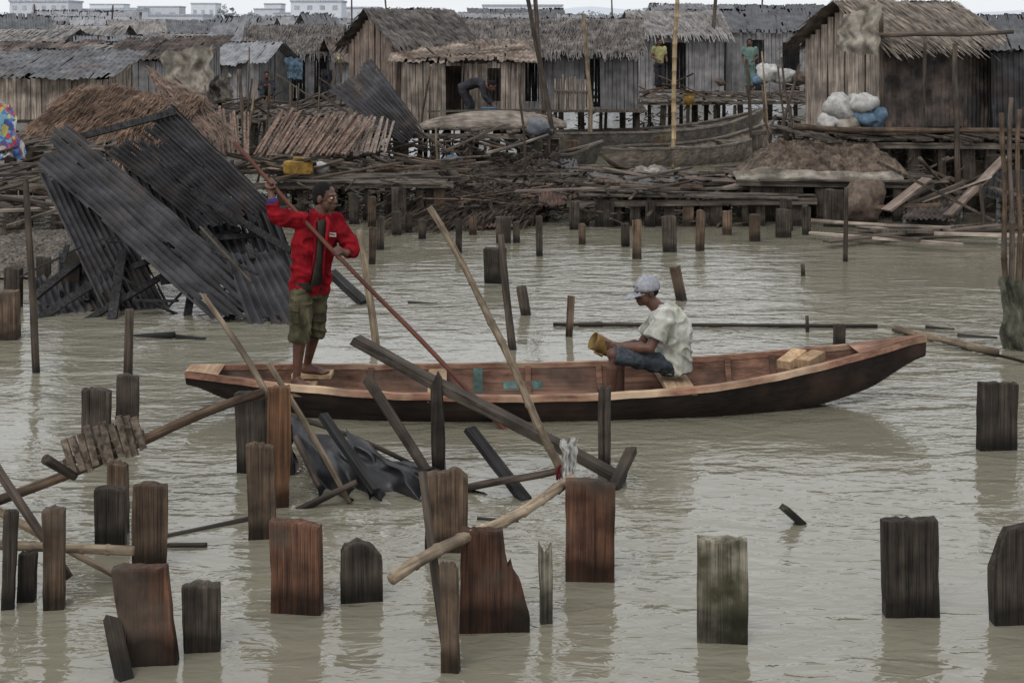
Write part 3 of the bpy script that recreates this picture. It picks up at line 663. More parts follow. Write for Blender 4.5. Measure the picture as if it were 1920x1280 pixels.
for u in(.15,.24,.46,.56,.74,.8):
    for sd in(-1,1):
        t=MB()
        pr=[hull.inn(u,sd,x) for x in(.03,.3,.6,1,1.5)]
        for a,b in zip(pr,pr[1:]): t.beam(a-hull.sd*sd*.012,b-hull.sd*sd*.012,.05,.028,hull.sd)
        t.build('rib',hulli,root)
def patch(u0,u1,t0,t1):
    t=MB(); g=lambda u,x:hull.inn(u,1,x)-hull.sd*.008+V((0,0,.003))
    for i in range(4):
        a=u0+(u1-u0)*i/4;b=u0+(u1-u0)*(i+1)/4
        for j in range(4):
            p=t0+(t1-t0)*j/4;q=t0+(t1-t0)*(j+1)/4; t.add([g(a,p),g(b,p),g(b,q),g(a,q)],[(0,1,2,3)])
    t.build('paint_patch',tealp,root)
patch(.383,.396,.08,1.0); patch(.425,.48,.45,.85)
for (x0,y0,x1,y1,l) in((1470,690,1500,655,'pale cut timber block stowed in the bow, left one'),(1505,688,1535,658,'pale cut timber block stowed in the bow, right one')):
    d=12.35; a=P(x0,y0-6,d-.12); b=P(x1,y1+6,d+.1); t=MB(); t.beam(a,b,.13,.07); meta(t.build('timber_block',w_pale,None),l,'timber','timber blocks in the canoe bow')
stick('punting_pole',PB-pa*-.5,PT,.021,.017,p_red,'long reddish punting pole slanting from hands into the water','pole',wob=.03,seg=16)

# ------------------------------------------------------------------ roofs / walls helpers
def thatch(mb,a,b,c,d,n,ln=.5,wd=.022,lift=.05,rough=.05):
    nrm=(b-a).cross(d-a).normalized()
    if nrm.z<0: nrm=-nrm
    sd=random.random()*40
    bil=lambda u,v:(a*(1-u)+b*u)*(1-v)+(d*(1-u)+c*u)*v
    mb.grid(a,b,c,d,14,8,lambda p,u,v:p+nrm*(rough*nz(p*2.2,1,sd)))
    for _ in range(n):
        u=R(0,1); v=R(.0,1.03)**.9; p=bil(u,v); dn=(bil(u,0)-bil(u,1)).normalized(); sdv=(b-a).normalized()
        dn=(dn+sdv*R(-.22,.22)).normalized(); l=ln*R(.5,1.2); p=p+nrm*(rough*nz(p*2.2,1,sd)+R(.0,lift)); q=p+dn*l+nrm*R(-.03,lift*.9)+V((0,0,-.03 if v<.15 else 0))
        w=sdv*wd*R(.5,1.3); mb.add([p-w,p+w,q+w*.4,q-w*.4],[(0,1,2,3)])
def corr(mb,a,b,c,d,nc,amp=.018,ns=3,jit=.05,sag=.03,step=5,rag=0,nv=7):
    nrm=(b-a).cross(d-a).normalized()
    if nrm.z<0: nrm=-nrm
    for k in range(ns):
        u0=k/ns-.012; u1=(k+1)/ns+.012; j0=R(-jit,jit); j1=R(-jit,jit); sk=R(-jit,jit)*.6; off=R(0,.02)+.008*k; m=max(1,int(nc/ns)); nu=m*step; sd=random.random()*30
        tilt=R(-1,1)*sag*.6
        e=[0.02*nz((i*.7,sd,3))+rag*.9*nz((i*.16,sd,9)) for i in range(nu+1)]
        base=len(mb.v)
        for jv in range(nv+1):
            v=jv/nv
            for i in range(nu+1):
                uu=u0+(u1-u0)*i/nu; vv=j0+(1+j1-j0)*v+(e[i] if jv in(0,nv) else 0); uu2=uu+sk*(v-.5)
                p=(a*(1-uu2)+b*uu2)*(1-vv)+(d*(1-uu2)+c*uu2)*vv
                mb.v.append(p+nrm*(amp*math.sin(2*math.pi*m*i/nu)+sag*nz(p*1.3,1,sd)+sag*.4*nz(p*3.5,1,sd)+off+tilt*(i/nu-.5)))
        for jv in range(nv):
            for i in range(nu):
                if rag:
                    ed=min(i,nu-1-i)/nu; ev=min(jv,nv-1-jv)/nv
                    if min(ed,ev)<.12 and nz((i*.3,jv*.6,sd))>.46-rag*2.2: continue
                q=base+jv*(nu+1)+i; mb.f.append((q,q+1,q+nu+2,q+nu+1))
def pwall(mb,p0,p1,zb,top,n,ops=(),th=.022,ragged=.06,lean=.016):
    e=(p1-p0); L=e.length; e=e.normalized(); nr=V((e.y,-e.x,0))
    us=[0]
    for i in range(n): us.append(us[-1]+R(.6,1.4))
    us=[u/us[-1] for u in us]
    for i in range(n):
        u0,u1=us[i],us[i+1]; um=(u0+u1)/2; zt=top(um)-R(0,ragged); zl=zb-R(0,ragged*2); segs=[(zl,zt)]
        for (a,b,lo,hi) in ops:
            if a<um<b:
                ns=[]
                for (s,t) in segs:
                    if hi<=s or lo>=t: ns.append((s,t)); continue
                    if lo>s: ns.append((s,lo))
                    if hi<t: ns.append((hi,t))
                segs=ns
        c=p0+e*(um*L)+nr*R(-.015,.03); w=(u1-u0)*L*R(.84,1.0); ln=R(-lean,lean)
        for (s,t) in segs:
            if t-s>.02: mb.box(V((c.x,c.y,(s+t)/2)),(w,th,t-s),(e),nr,(V((0,0,1))+e*ln).normalized())
def hut(label,px,d,a,w1,w2,yb,yw,yr,wm,rm,ridge='e1',rk='thatch',wm2=None,ops=(),front='plank',n=700,over=.22,legs=True,name='stilt_hut',np1=None,group=None,wd=.022,ln=.5,deck=True,cat='hut',rag=.05):
    z0,zw,zr=zat(yb,d),zat(yw,d),zat(yr,d)
    B=V((xat(px,d),d,0)); e1=V((math.cos(a),math.sin(a),0)); e2=V((-math.sin(a),math.cos(a),0))
    c00,c10,c01,c11=B,B+e1*w1,B+e2*w2,B+e1*w1+e2*w2; Z=V((0,0,1))
    root=empty(name,V((B.x,B.y,0))+e1*(w1/2)+e2*(w2/2),label,cat,group)
    ops=[(u0,u1,zat(y1,d),zat(y0,d)) for (u0,u1,y0,y1) in ops]
    gab=lambda u:zw+(zr-zw)*(1-abs(2*u-1))-.04
    flat=lambda u:zw
    if rk=='shed': tf=flat; tl=lambda u:zw+(zr-zw)*u; tb=lambda u:zr
    elif ridge=='e1': tf,tl,tb=flat,gab,flat
    else: tf,tl,tb=gab,flat,gab
    k1=np1 or int(w1/.12); k2=int(w2/.15)
    if front=='plank':
        t=MB(); pwall(t,c00,c10,z0,tf,k1,ops); t.build('front_wall',wm,root)
    else:
        t=MB(); corr(t,c00+Z*z0,c10+Z*z0,c10+Z*zw,c00+Z*zw,int(w1/.09),.014,4,.03,.04); t.build('front_wall',front,root)
    t=MB(); pwall(t,c00,c01,z0,tl,k2); t.build('side_wall',wm2 or wm,root)
    t=MB(); pwall(t,c10,c11,z0,tl,k2); t.build('side_wall',wm2 or wm,root)
    t=MB(); pwall(t,c01,c11,z0,tb,k1); t.build('back_wall',wm2 or wm,root)
    t=MB(); o=over
    if rk=='shed':
        sl=(zr-zw)/w2
        q=[c00-e1*o-e2*o+Z*(zw+.03-sl*o),c10+e1*o-e2*o+Z*(zw+.03-sl*o),c11+e1*o+e2*o+Z*(zr+.03+sl*o),c01-e1*o+e2*o+Z*(zr+.03+sl*o)]
        corr(t,*q,int(w1/.09),.016,5,.06,.06,5,rag)
    else:
        if ridge=='e1': sl=(zr-zw)/(w2/2); s=[(c00-e1*o-e2*o,c10+e1*o-e2*o,(c10+c11)/2+e1*o,(c00+c01)/2-e1*o),(c11+e1*o+e2*o,c01-e1*o+e2*o,(c00+c01)/2-e1*o,(c10+c11)/2+e1*o)]
        else: sl=(zr-zw)/(w1/2); s=[(c01-e1*o+e2*o,c00-e1*o-e2*o,(c00+c10)/2-e2*o,(c01+c11)/2+e2*o),(c10+e1*o-e2*o,c11+e1*o+e2*o,(c01+c11)/2+e2*o,(c00+c10)/2-e2*o)]
        for (p,q,r,u) in s:
            p=p+Z*(zw-sl*o+.04);q=q+Z*(zw-sl*o+.04);r=r+Z*(zr+.05);u=u+Z*(zr+.05)
            if rk=='thatch': thatch(t,p,q,r,u,n,ln,wd)
            else: corr(t,p,q,r,u,int((q-p).length/.1),.016,5,.05,.05,5,rag)
    t.build('roof',rm,root)
    if deck:
        t=MB(); t.box((c00+c11)/2+Z*(z0-.06),(w1+.5,w2+.5,.06),e1,e2); t.build('floor_deck',deckm,root)
    if legs:
        for (i,j) in((0,0),(.5,0),(1,0),(0,1),(1,1)):
            t=MB(); q=B+e1*w1*i+e2*w2*j; t.tube([q-Z*.4,q+Z*(z0-.08)],[.07,.06],7); t.build('stilt',w_dark,root,True)
    return root
hut('thatched stilt hut with torn white cloth and rusty tin side at right',1652,26.4,.5,2.75,2.1,243,70,4,plankA,thT,wm2=plankA,front=tinR,n=2100,over=.26,wd=.018)
cloth('torn_cloth',P(1580,24,25.7),P(1652,8,25.6),P(1645,108,25.5),P(1568,90,25.7),canv,'torn dirty white cloth hanging from the right hut gable','cloth',.09,4,24,20)
hut('dark burnt tin shack cut by the right frame edge',1862,27,-.25,2.2,2,285,95,60,w_black,tinK,rk='shed',front=tinK,over=.1)
hut('brown plank hut with grey thatched roof behind the black tin panel',742,34.5,.55,2.1,2.7,236,80,20,plankB,thG,wm2=plankB,n=1500)
hut('pale plank hut with patched tin roof behind the bending person',752,33,.02,2.85,2.2,236,116,84,plankA,tinW,rk='shed',ops=[(.36,.52,124,225),(.68,.82,128,190)],over=.26,np1=28,rag=.08)
hut('long grey thatched hut behind the patched tin roof hut',868,38.5,-.06,4.7,2.8,203,92,38,plankF,thG,ops=[(.34,.44,110,190),(.7,.78,110,200)],n=2300)
hut('tan thatched hut with open front behind the yellow topped person',1196,47,.1,2.9,2.6,170,62,22,plankF,thF,ops=[(.2,.55,80,168)],n=900)
hut('wide dark tin roofed hut right of the tan thatched hut',1305,48.5,-.03,4.8,3,172,60,20,plankF,tinD,rk='corr',ops=[(.1,.22,80,170),(.36,.48,75,170),(.62,.74,80,170)],rag=.06)
hut('grey plank hut with tin roof at the left frame edge',-90,32,.02,3.5,2.2,222,145,106,plankA,tinG,rk='shed',over=.25,rag=.06)
hut('low tin hut with white canvas right of the left grey hut',205,39,-.05,2.5,2.2,190,112,78,plankF,tinR,rk='shed',over=.3,rag=.06)
hut('grey thatched open hut sheltering a sitting person',462,48,.05,3.0,2.6,190,96,50,plankF,thG,ops=[(.05,.3,105,190),(.4,.65,105,190),(.75,.95,105,190)],n=1100)
for i,(x0,y0,x1,y1,d0,l) in enumerate([(775,112,900,98,33.0,'grey plank lying across the patched tin roof, left one'),(850,104,985,92,33.6,'grey plank lying across the patched tin roof, right one'),(800,92,830,118,33.2,'short plank end lying down the patched tin roof')]):
    ps('roof_plank',x0,y0-4,d0,x1,y1-4,d0+.4,1,plankA,l,'plank',rectpx=(7,3))
cloth('canvas_sheet',P(300,98,36.8),P(395,86,36.6),P(400,172,36.4),P(325,195,36.6),canv,'large pale canvas sheet hanging beside the left tin hut','canvas',.14,4,24,20)
cloth('hung_cloth',P(535,108,43.5),P(568,110,43.5),P(566,150,43.5),P(538,146,43.5),sackb,'pale blue cloth hung before the far open hut','cloth',.06)
cloth('hung_cloth',P(600,130,43),P(622,130,43),P(622,176,43),P(602,172,43),darkm,'dark cloth hung right of the pale blue cloth','cloth',.06)
cloth('hung_cloth',P(385,150,40),P(432,140,40),P(436,186,39.8),P(392,190,39.8),canv,'dirty white sheet slumped left of the far open hut','sheet',.14)
FR=[(-30,56,3.2,58,84,'thF','dark gabled roof hut at the far upper left corner'),(86,60,2.9,50,84,'thF','grey thatch hut right of the far corner hut'),
(180,75,3.8,62,88,'tinF','far rusty tin hut above the canvas sheet'),(285,78,3.6,40,70,'tinD','far dark gabled hut below the white blocks'),(420,66,2.6,62,92,'tinF','far grey tin hut left of the open thatched hut'),
(405,95,4,48,72,'tinF','far pale tin hut beneath the city trees'),(560,88,3.4,46,74,'tinF','far pale tin hut above the grey thatched open hut'),(640,75,2.0,50,80,'tinD','far dark tin hut left of the brown plank hut'),
(890,90,5.5,18,50,'tinD','far dark tin hut above the long grey thatched roof'),(1060,80,3.5,30,60,'tinF','far tin hut left of the tan thatched hut'),(1110,70,2.8,42,75,'tinD','far dark hut just left of the tan thatched hut'),(1390,66,5.5,12,46,'tinD','far long tin roof above the wide dark hut'),
(1240,100,6,8,40,'tinF','far hazy tin hut above the tan thatched roof'),(1850,60,3,30,80,'tinD','far dark hut behind the right edge shack'),(1545,62,2.6,30,70,'tinF','far tin hut behind the right thatched gable'),(720,110,7,26,50,'tinF','far hazy tin hut above the brown plank hut'),(-40,100,9,52,70,'tinF','farthest hazy tin hut at upper left'),
(-40,46,3.6,82,108,'tinR','rusty long roofed hut behind the left grey plank hut'),(150,50,2.6,84,108,'tinD','dark tin hut between the left grey hut and the canvas'),(262,58,2.6,66,92,'thF','tan thatch hut above the large canvas sheet'),(340,54,2.2,74,100,'tinR','rusty tin hut right above the canvas sheet'),(590,56,2.4,68,96,'tinD','dark tin hut tucked behind the open thatched hut'),(1120,55,2.2,56,88,'tinR','rusty tin hut between the long and the tan thatched huts'),
(20,43,2.2,98,124,'tinD','low dark tin hut squeezed behind the left grey plank roof'),(128,42.5,1.7,88,118,'thF','narrow tan thatch hut behind the left grey plank roof'),(392,45,1.7,84,116,'tinF','narrow grey tin hut between canvas and open hut'),(640,46,1.5,76,112,'tinR','narrow rusty tin hut right of the open hut'),(1500,52,2.4,44,84,'tinR','rusty tin hut at the right end of the far row')]
for i in range(44):
    x=R(-40,1750) if i<26 else R(-40,700); dd=R(80,200)
    FR.append((x,dd,R(4,8),65-2667*R(.2,1.9)/dd,65+2667*R(.0,.5)/dd,'tinH','hazy far tin hut in the crowded skyline of the settlement'))
for i in range(22):
    x=R(-40,660) if i<14 else R(850,1560); dd=R(54,80)
    FR.append((x,dd,R(1.8,3.2),65-2667*R(-.3,.9)/dd,65+2667*R(.5,.9)/dd,random.choice(['tinF','tinR','thF','tinD']),'weathered hut in the middle rows of the far settlement'))
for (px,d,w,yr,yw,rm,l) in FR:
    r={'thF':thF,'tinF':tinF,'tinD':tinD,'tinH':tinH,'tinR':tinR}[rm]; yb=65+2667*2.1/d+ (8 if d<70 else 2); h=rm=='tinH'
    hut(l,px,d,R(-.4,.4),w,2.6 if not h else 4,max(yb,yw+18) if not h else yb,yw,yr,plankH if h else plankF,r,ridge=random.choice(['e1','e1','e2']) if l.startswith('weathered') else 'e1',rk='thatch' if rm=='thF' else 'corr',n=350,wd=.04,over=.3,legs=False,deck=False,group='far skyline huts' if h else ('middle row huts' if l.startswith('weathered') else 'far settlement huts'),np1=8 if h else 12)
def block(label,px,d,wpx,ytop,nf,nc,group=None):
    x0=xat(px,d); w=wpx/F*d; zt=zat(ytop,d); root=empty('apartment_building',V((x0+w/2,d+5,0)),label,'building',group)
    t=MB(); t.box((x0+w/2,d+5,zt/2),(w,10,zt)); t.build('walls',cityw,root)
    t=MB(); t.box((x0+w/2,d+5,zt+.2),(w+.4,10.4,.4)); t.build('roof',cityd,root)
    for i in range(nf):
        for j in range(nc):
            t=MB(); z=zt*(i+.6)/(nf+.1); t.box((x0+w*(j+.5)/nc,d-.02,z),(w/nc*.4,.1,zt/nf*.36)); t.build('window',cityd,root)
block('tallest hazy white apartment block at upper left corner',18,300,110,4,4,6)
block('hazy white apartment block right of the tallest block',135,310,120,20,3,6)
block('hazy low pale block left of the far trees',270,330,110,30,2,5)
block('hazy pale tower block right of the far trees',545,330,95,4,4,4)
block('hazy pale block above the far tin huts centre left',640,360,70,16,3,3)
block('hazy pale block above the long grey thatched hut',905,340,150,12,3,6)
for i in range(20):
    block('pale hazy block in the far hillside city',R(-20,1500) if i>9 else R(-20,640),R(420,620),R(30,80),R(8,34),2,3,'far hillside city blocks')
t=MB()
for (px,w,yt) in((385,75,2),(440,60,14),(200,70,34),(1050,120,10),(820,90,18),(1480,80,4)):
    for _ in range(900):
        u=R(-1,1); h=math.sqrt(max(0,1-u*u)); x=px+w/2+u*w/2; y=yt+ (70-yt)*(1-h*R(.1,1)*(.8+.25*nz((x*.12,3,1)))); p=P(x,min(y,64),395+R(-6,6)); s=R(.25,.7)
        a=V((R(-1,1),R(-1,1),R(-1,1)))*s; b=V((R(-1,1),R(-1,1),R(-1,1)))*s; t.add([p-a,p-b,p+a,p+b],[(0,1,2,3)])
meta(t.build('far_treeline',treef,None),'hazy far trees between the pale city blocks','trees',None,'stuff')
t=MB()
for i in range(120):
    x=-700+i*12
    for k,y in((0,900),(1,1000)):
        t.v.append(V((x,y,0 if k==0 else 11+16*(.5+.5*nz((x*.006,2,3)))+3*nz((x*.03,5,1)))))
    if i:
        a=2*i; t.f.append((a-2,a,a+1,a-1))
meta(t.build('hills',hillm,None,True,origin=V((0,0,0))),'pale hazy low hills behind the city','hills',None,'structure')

# ------------------------------------------------------------------ walkways
def walkway(label,x0p,x1p,y0,y1,z,nleg,dirn='y',m=None,legw=.2,miss=.12,name='plank_walkway'):
    xm=xat(x0p,(y0+y1)/2); xM=xat(x1p,(y0+y1)/2); root=empty(name,V(((xm+xM)/2,(y0+y1)/2,0)),label,'walkway')
    t=MB(); W=xM-xm
    if dirn=='y':
        k=int(W/.17)
        for i in range(k):
            if R(0,1)<miss: continue
            x=xm+W*(i+.5)/k; t.box((x,(y0+y1)/2+R(-.1,.1),z+R(-.015,.03)),(W/k*R(.8,.97),(y1-y0)+R(-.3,.25),.03),V((1,R(-.04,.04),R(-.05,.05))).normalized(),V((R(-.05,.05),1,R(-.02,.02))).normalized())
    else:
        k=int((y1-y0)/.17)
        for i in range(k):
            if R(0,1)<miss: continue
            y=y0+(y1-y0)*(i+.5)/k; sl=R(-.02,.02); t.box(((xm+xM)/2+R(-.4,.4),y,z+R(-.015,.04)),(W*R(.6,1.05),(y1-y0)/k*R(.8,.97),.03),V((1,R(-.03,.03),sl)).normalized())
    t.build('deck',m or (deckm if dirn=='y' else deckx),root)
    for yy in(y0+.12,y1-.15):
        t=MB(); t.beam(((xm-.1),yy,z-.075+R(-.05,.05)),(xM+.1,yy,z-.075+R(-.05,.05)),.09,.1); t.build('beam',deckx,root)
    for i in range(nleg):
        x=xm+W*(i+.5)/nleg+R(-.2,.2)
        for yy in(y0+.2,y1-.2):
            t=MB(); w=legw*R(.5,1.2); t.box((x+R(-.1,.1),yy+R(-.05,.05),z/2-.3-.06),(w,.09,z+.6-.13),V((1,R(-.4,.4),0)).normalized(),V((0,1,0)),V((R(-.06,.06),0,1)).normalized()); t.build('leg',w_dark,root)
    return root
walkway('low wooden walkway on plank stumps at centre right',1070,1500,23.6,25.6,.5,10,'x')
walkway('low wooden walkway behind the red jacket',510,845,24.4,27,.66,7,'x')
walkway('plank platform behind the collapsed black roof at left',-60,420,23,26.5,.8,8,'y')
walkway('raised deck carrying the pale plank hut',600,1040,29.7,36,1.15,9,'y',legw=.16)
walkway('raised deck carrying the right thatched hut',1490,1960,25.4,30,1.3,10,'y',legw=.2)
walkway('low dark deck behind the stilts of the right hut',1440,1980,30.5,34,.95,16,'x',legw=.4)
walkway('small deck under the sitting crimson person',1470,1560,37,39.5,.93,3,'y',legw=.3)
walkway('far deck in front of the distant huts',1020,1660,42.5,47,1.2,14,'y',legw=.16)
walkway('low plank landing in front of the long boats',830,1130,28,30.5,.42,7,'x')
walkway('far left deck below the open thatched hut',370,660,37,44,1.05,8,'y',legw=.16)
walkway('grey plank deck stretching under the earth heap',1370,1700,24.2,27,.72,13,'x',legw=.3)
walkway('deck in front of the left grey hut',-80,300,28,32,1.0,6,'y')

def row(lst,where,group):
    od=['leftmost','second','third','fourth','fifth','sixth','seventh','eighth','ninth','tenth','eleventh','twelfth','thirteenth','fourteenth','fifteenth','sixteenth']
    for i,q in enumerate(sorted(lst)):
        l='leftmost stump of the row '+where if i==0 else ('rightmost stump of the row '+where if i==len(lst)-1 else od[i]+' stump from the left in the row '+where)
        board(*q,random.choice([w_dark,w_dark,w_brown]),l,group,th=.12,nx=3,nzr=5,name='stump',cat='stump',jag=2)
row([(1005,1018,405,480),(1085,1097,418,458),(1165,1180,418,462),(1185,1203,412,485),(1243,1268,405,472),(1305,1320,393,470),(1405,1425,402,452),(1455,1482,392,445),(1355,1372,395,440),(1505,1520,385,440)],'before the right walkway','stumps before the right walkway')
row([(705,720,405,468),(692,704,425,495),(785,798,412,448),(855,866,410,474),(930,958,405,455),(962,975,415,455),(735,752,395,440),(880,893,405,440),(760,772,400,436)],'behind the red jacket','stumps behind the red jacket')
row([(735,762,350,418),(815,835,345,412),(655,672,362,420),(690,705,368,425),(600,625,360,440)],'under the middle walkway','stumps under the middle walkway')
row([(1465,1485,372,432),(1068,1085,378,430),(1115,1150,374,425),(1210,1228,376,425),(1280,1300,374,424),(1545,1580,355,425)],'at the front edge of right walkway','stumps at right walkway edge')
row([(865,890,272,330),(1060,1085,262,318),(1225,1248,255,300),(1000,1020,285,325)],'by the long boats','stumps by the long boats')
row([(10,40,500,575),(70,95,480,560),(120,150,470,570),(180,205,460,560)],'under the gravel heap','stumps under gravel heap')
row([(1605,1625,345,420),(1660,1680,335,405),(1720,1740,310,395),(1760,1775,300,392),(1820,1840,300,395),(1880,1895,320,400)],'under the right hut','stumps under the right hut')

ps('tall_pole',1260,313,34.4,1270,-70,34.4,4.6,bam_y,'tall pale bamboo pole standing before the far deck',ext=.3,nodes=1,seg=16,tap=.85,wob=.06)
ps('tall_pole',1033,232,30.5,978,-60,30.5,5,p_dark,'dark tall pole leaning left, left one of the crossing pair',tap=.8,wob=.05,ext=1)
ps('tall_pole',1020,225,31,1000,-40,31,5,p_dark,'dark tall pole, right one of the crossing pair',tap=.8,wob=.05,ext=1)
ps('tall_pole',1110,293,gd(292),1096,26,37.4,5,bamboo,'tan pole right of the long grey thatched hut',ext=.3,tap=.8,wob=.08)
ps('tall_pole',1412,300,36.5,1400,112,36.5,4,p_dark,'thin dark pole above the long boats bow',ext=.3)
ps('tall_pole',1585,492,gd(490),1587,352,20,5,p_dark,'thin lone pole standing in water before the earth heap',ext=.3)
ps('tall_pole',547,342,28.5,545,158,28.5,4,p_dark,'thin pole behind the punting pole top',ext=.5)
ps('tall_pole',455,218,33,448,130,33,4,p_dark,'thin pole below the far open thatched hut',ext=.8)
ps('tall_pole',395,248,27,391,172,27,4,p_dark,'thin pole right of the brown thatch heap',ext=.8)
ps('tall_pole',1328,172,47.5,1345,-40,47.5,4,p_dark,'far dark pole between the two distant huts',ext=1)
ps('tall_pole',1655,240,26.1,1652,25,26.1,5,p_dark,'corner pole of the right thatched hut')
ps('tall_pole',1796,398,25.2,1790,82,25.2,6,p_dark,'long pole against the rusty tin side of the right hut',ext=.4,wob=.05)
ps('tall_pole',1846,437,gd(435),1838,345,23,4,p_dark,'short leaning pole at the right water edge',ext=.3)
ps('tall_pole',1730,250,26,1735,70,26,4,p_dark,'thin batten pole on the tin side of the right hut')
ps('tall_pole',152,232,25,152,160,25,7,w_brown,'stubby post poking through the brown thatch heap','post',ext=.4)
ps('tall_pole',1460,262,37,1500,120,37,3.5,p_dark,'thin far pole leaning right above the long boats',ext=.4)
for i,(x,yb,yt,d,l) in enumerate([(68,60,8,80,'above the corner hut'),(206,75,10,90,'above the rusty far hut'),(660,60,-10,80,'left of the brown plank hut'),(728,30,-20,90,'above the brown plank hut'),(1150,60,0,80,'left of the tan thatched hut'),(1425,60,-30,70,'above the wide dark hut'),(312,95,60,60,'above the canvas sheet'),(628,100,40,55,'right of the open thatched hut')]):
    ps('mast_pole',x,yb+30,d,x+R(-8,8),yt,d,1.8,p_dark,'far thin mast pole '+l)
for i in range(44):
    x=R(380,1000) if i<30 else R(1440,1640); d=R(27,46); z=R(1.3,2.9); q=V((xat(x,d),d,0)); stick('upright_pole',q-V((0,0,.3)),q+V((R(-.45,.45),R(-.1,.1),z)),.03,.02,random.choice([p_dark,bamboo,w_brown,p_dark]),'thin upright pole standing among the stilt huts','pole','thin poles among the huts',seg=5,wob=.08)
ps('hut_roof_beam',1640,66,26.0,1900,62,26.2,5,p_dark,'long dark pole along the eave of the right hut','pole',wob=.06)
ps('hut_roof_beam',1490,240,25.3,1960,250,25.2,6,w_brown,'long rail beam along the right hut deck edge','beam',wob=.06)

# ------------------------------------------------------------------ collapsed black roof (left)
root=empty('collapsed_roof',P(300,600,16.5),'collapsed burnt black tin roof lying in the water at left','roof')
def sheet(q,nc,ns,m=tinK,amp=.02,jit=.035,sag=.05,rag=.03,nv=14):
    t=MB(); corr(t,*[P(*p) for p in q],nc,amp,ns,jit,sag,5,rag,nv); return t.build('roof_sheet',m,root)
sheet([(60,296,17.2),(130,240,17.7),(545,590,16.0),(410,612,15.7)],9,2,nv=26)
sheet([(200,285,17.7),(328,203,18.4),(528,400,17.0),(378,430,16.8)],18,3,nv=18)
sheet([(75,330,17.5),(165,300,17.9),(335,606,16.6),(195,580,16.4)],10,2,rag=.05)
sheet([(370,400,17.3),(512,392,17.5),(585,575,16.8),(440,565,16.7)],11,2,rag=.05)
sheet([(110,470,17.2),(240,430,17.6),(300,610,16.5),(110,605,16.3)],10,2,rag=.05)
sheet([(230,310,17.6),(340,300,18),(440,500,17.1),(320,510,16.8)],9,1)
sheet([(60,520,16.9),(130,500,17.2),(200,612,16.3),(75,615,16.1)],7,1,rag=.05)
sheet([(420,480,16.4),(520,470,16.6),(600,600,15.8),(470,612,15.7)],8,1,rag=.05)
BM=[(58,607,16,270,470,17.2),(150,608,16,335,500,16.9),(60,560,16.3,210,440,17.3),(380,430,16.6,472,535,16.2),(300,525,16.3,525,480,16.7),(475,470,16.6,545,585,16.1),(340,450,16.9,500,440,17.1),(100,270,17.6,330,210,18.2),(360,360,17.2,545,470,16.6),(250,500,16.2,450,430,17.2),(420,600,16,560,520,16.5),(210,600,16,230,470,17),(350,600,16.2,380,420,17.3)]
for (x0,y0,d0,x1,y1,d1) in BM:
    t=MB(); t.beam(P(x0,y0,d0),P(x1,y1,d1),R(.06,.12),.045,V((R(-.3,.3),-1,.3))); t.build('rafter',w_black,root)
t=MB()
for _ in range(45):
    a=P(R(70,550),R(450,610),R(16.2,17.4)); t.beam(a,a+V((R(-.6,.6),R(-.3,.3),R(-.3,.3))),R(.03,.08),.02)
t.build('charred_slats',w_black,root)
ps('burnt_pole',472,530,15.5,375,425,16.0,2.6,p_dark,'thin bare stick slanting over the collapsed black roof','stick')
def heap(name,x0,x1,yb,yt,d,depth,m,label,amp=.08,z0=None,freq=3):
    t=MB(); X0,X1=xat(x0,d),xat(x1,d); z0=zat(yb,d) if z0 is None else z0; zt=zat(yt,d)
    def fn(p,u,v):
        e=min(1,4*u*(1-u)*1.3)*min(1,4*v*(1-v)*1.3)
        q=V(p); q.z=z0+(zt-z0)*e*(.75+.25*nz((u*3,v*3,4)))+amp*e*(nz(q*freq)+.5*nz(q*freq*3)+.5*nz(q*freq*8)); q.y+=.15*nz((u*6,v*5,1)); q.x+=.1*nz((v*6,u*5,7)); return q
    t.grid(V((X0,d-depth/2,z0)),V((X1,d-depth/2,z0)),V((X1,d+depth/2,z0)),V((X0,d+depth/2,z0)),70,40,fn)
    return meta(t.build(name,m,None,False),label,'heap')
heap('gravel_heap',-60,215,492,425,19.8,2.4,gravel,'grey gravel heap on a low platform at the left edge',.05)
walkway('low platform under the gravel heap',-80,215,18.7,21,zat(492,19.8)-.05,5,'x')
heap('earth_heap',1376,1696,332,252,25.6,2.3,soil,'dark earth heap spread on a canvas covered platform',.15)
cloth('canvas_sheet',P(1375,318,24.4),P(1690,325,24.4),P(1700,345,24.3),P(1385,338,24.3),canv,'pale canvas edge hanging under the earth heap','canvas',.05,8,30,6)
root=empty('thatch_heap',P(220,240,24),'collapsed brown thatch roof above the black tin at left','thatch')
t=MB(); thatch(t,P(48,248,22.6),P(335,255,22.8),P(385,186,24.6),P(150,158,24.4),3400,.5,.009,.06,.1); t.build('thatch_slope',thB,root)
t=MB(); thatch(t,P(215,310,21.8),P(300,330,21.6),P(345,240,23),P(225,250,22.9),800,.5,.009,.06,.08); t.build('thatch_slope',thB,root)
t=MB(); thatch(t,P(345,240,23.4),P(440,255,23.6),P(370,175,25),P(270,126,25.4),1200,.5,.009,.06,.08); t.build('thatch_slope',M('rusty_thatch',C(142,120,106),C(86,74,66),(5,5,5),stain=.5,vary=0,bump=0),root)
def slatpanel(a,b,c,d,n,m,label,name='slat_panel'):
    t=MB()
    for i in range(n):
        u=(i+.5)/n; p=a.lerp(b,u)+V((R(-.03,.03),R(-.03,.03),R(-.05,.05))); q=d.lerp(c,u)+V((R(-.06,.06),0,R(-.1,.06))); t.beam(p,q,(b-a).length/n*R(.5,.95),.02,V((R(-.2,.2),-1,1)))
    return meta(t.build(name,m,None),label,'panel')
slb=M('rust_brown_slat',C(140,117,103),C(78,65,58),(20,20,20),stain=.55,vary=.1,bump=0)
slatpanel(P(470,292,25.5),P(650,290,25.5),P(700,222,27),P(520,205,27),30,slb,'fallen rust brown slat wall leaning behind the red jacket pole')
